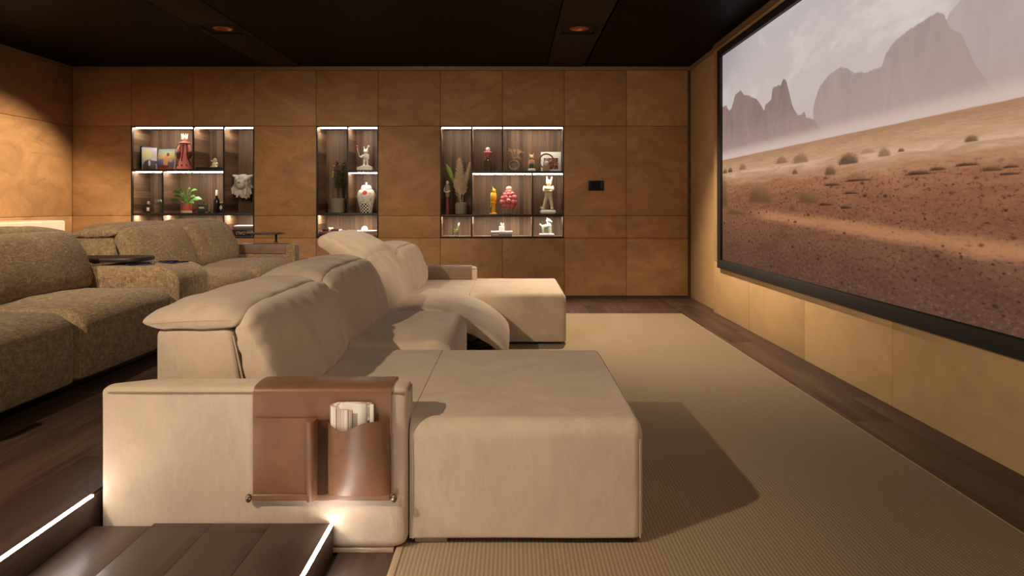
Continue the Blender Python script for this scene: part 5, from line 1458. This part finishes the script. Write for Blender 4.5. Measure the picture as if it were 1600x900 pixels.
for i in range(5):
    a = i * 1.26; part('leaf', M().leaf((x, 7.86, z3 + 0.058), (x + 0.03 * math.cos(a), 7.86 + 0.03 * math.sin(a), z3 + 0.075), 0.016, 0.0, None, 4), 'leaf_lime', c)
gb = 'books in the bottom of the right niche'
t_ = book(ix(767.5, 7.82), ix(800, 7.82), 7.79, 7.98, z3, z3 + 0.026, 'book_grey', 'grey book under the white book in the right niche', group=gb)
part('title_band', M().rbox(ix(770, 7.82), ix(779, 7.82), 7.788, 7.7905, z3 + 0.006, z3 + 0.02, 0.0005), 'paper', t_)
t_ = book(ix(767, 7.82), ix(800.5, 7.82), 7.785, 7.97, z3 + 0.0265, z3 + 0.052, 'paper', 'white book with a plant candle on it in the right niche', group=gb)
part('title_band', M().rbox(ix(768, 7.82), ix(779, 7.82), 7.783, 7.7855, z3 + 0.030, z3 + 0.040, 0.0005), 'book_grey', t_)
x = ix(784, 7.86); zz = z3 + 0.0525
c = thing('planter', 'small white square planter with pale succulents on the books', 'plant', (x, 7.86, zz))
part('pot', M().rbox(x - 0.030, x + 0.030, 7.83, 7.89, zz, zz + 0.058, 0.004, 2), 'white_ceramic', c)
random.seed(2); m = M()
for i in range(36):
    a = random.random() * 6.28; r = random.uniform(0.008, 0.028)
    m.leaf((x + 0.3 * r * math.cos(a), 7.86 + 0.3 * r * math.sin(a), zz + 0.057), (x + r * math.cos(a) + 0.008, 7.86 + r * math.sin(a), zz + random.uniform(0.07, 0.105)), 0.013, 0, None, 3)
part('foliage', m, 'leaf_silver', c, kind='stuff')
x = ix(854, 7.86)
dg = thing('dog_figurine', 'mint and white glazed four-legged figurine on an oval base', 'figurine', (x, 7.86, z3)); yy = 7.86
part('base', M().rbox(x - 0.088, x + 0.088, yy - 0.04, yy + 0.04, z3, z3 + 0.028, 0.0135, 4), 'white_ceramic', dg)
def dog(m):
    b = z3 + 0.026
    cap(m, (x - 0.035, yy, b + 0.075), (x + 0.03, yy, b + 0.085), 0.026, 0.028)
    for q, s in ((-0.042, -1), (-0.034, 1), (0.032, -1), (0.044, 1)): cap(m, (x + q, yy + s * 0.015, b + 0.06), (x + q + 0.003, yy + s * 0.017, b + 0.004), 0.014, 0.012)
    cap(m, (x + 0.028, yy, b + 0.10), (x + 0.022, yy, b + 0.135), 0.024, 0.020)
    m.ball((x + 0.022, yy, b + 0.148), (0.028, 0.024, 0.022), 12); cap(m, (x + 0.03, yy - 0.01, b + 0.145), (x + 0.055, yy - 0.014, b + 0.135), 0.014, 0.010)
    for s in (-1, 1): cap(m, (x + 0.012, yy + s * 0.016, b + 0.16), (x + 0.004, yy + s * 0.022, b + 0.178), 0.008, 0.005)
    cap(m, (x - 0.055, yy, b + 0.085), (x - 0.074, yy, b + 0.105), 0.010, 0.009)
blob('body', dog, 'mint_glaze', dg, 0.0045, 2)
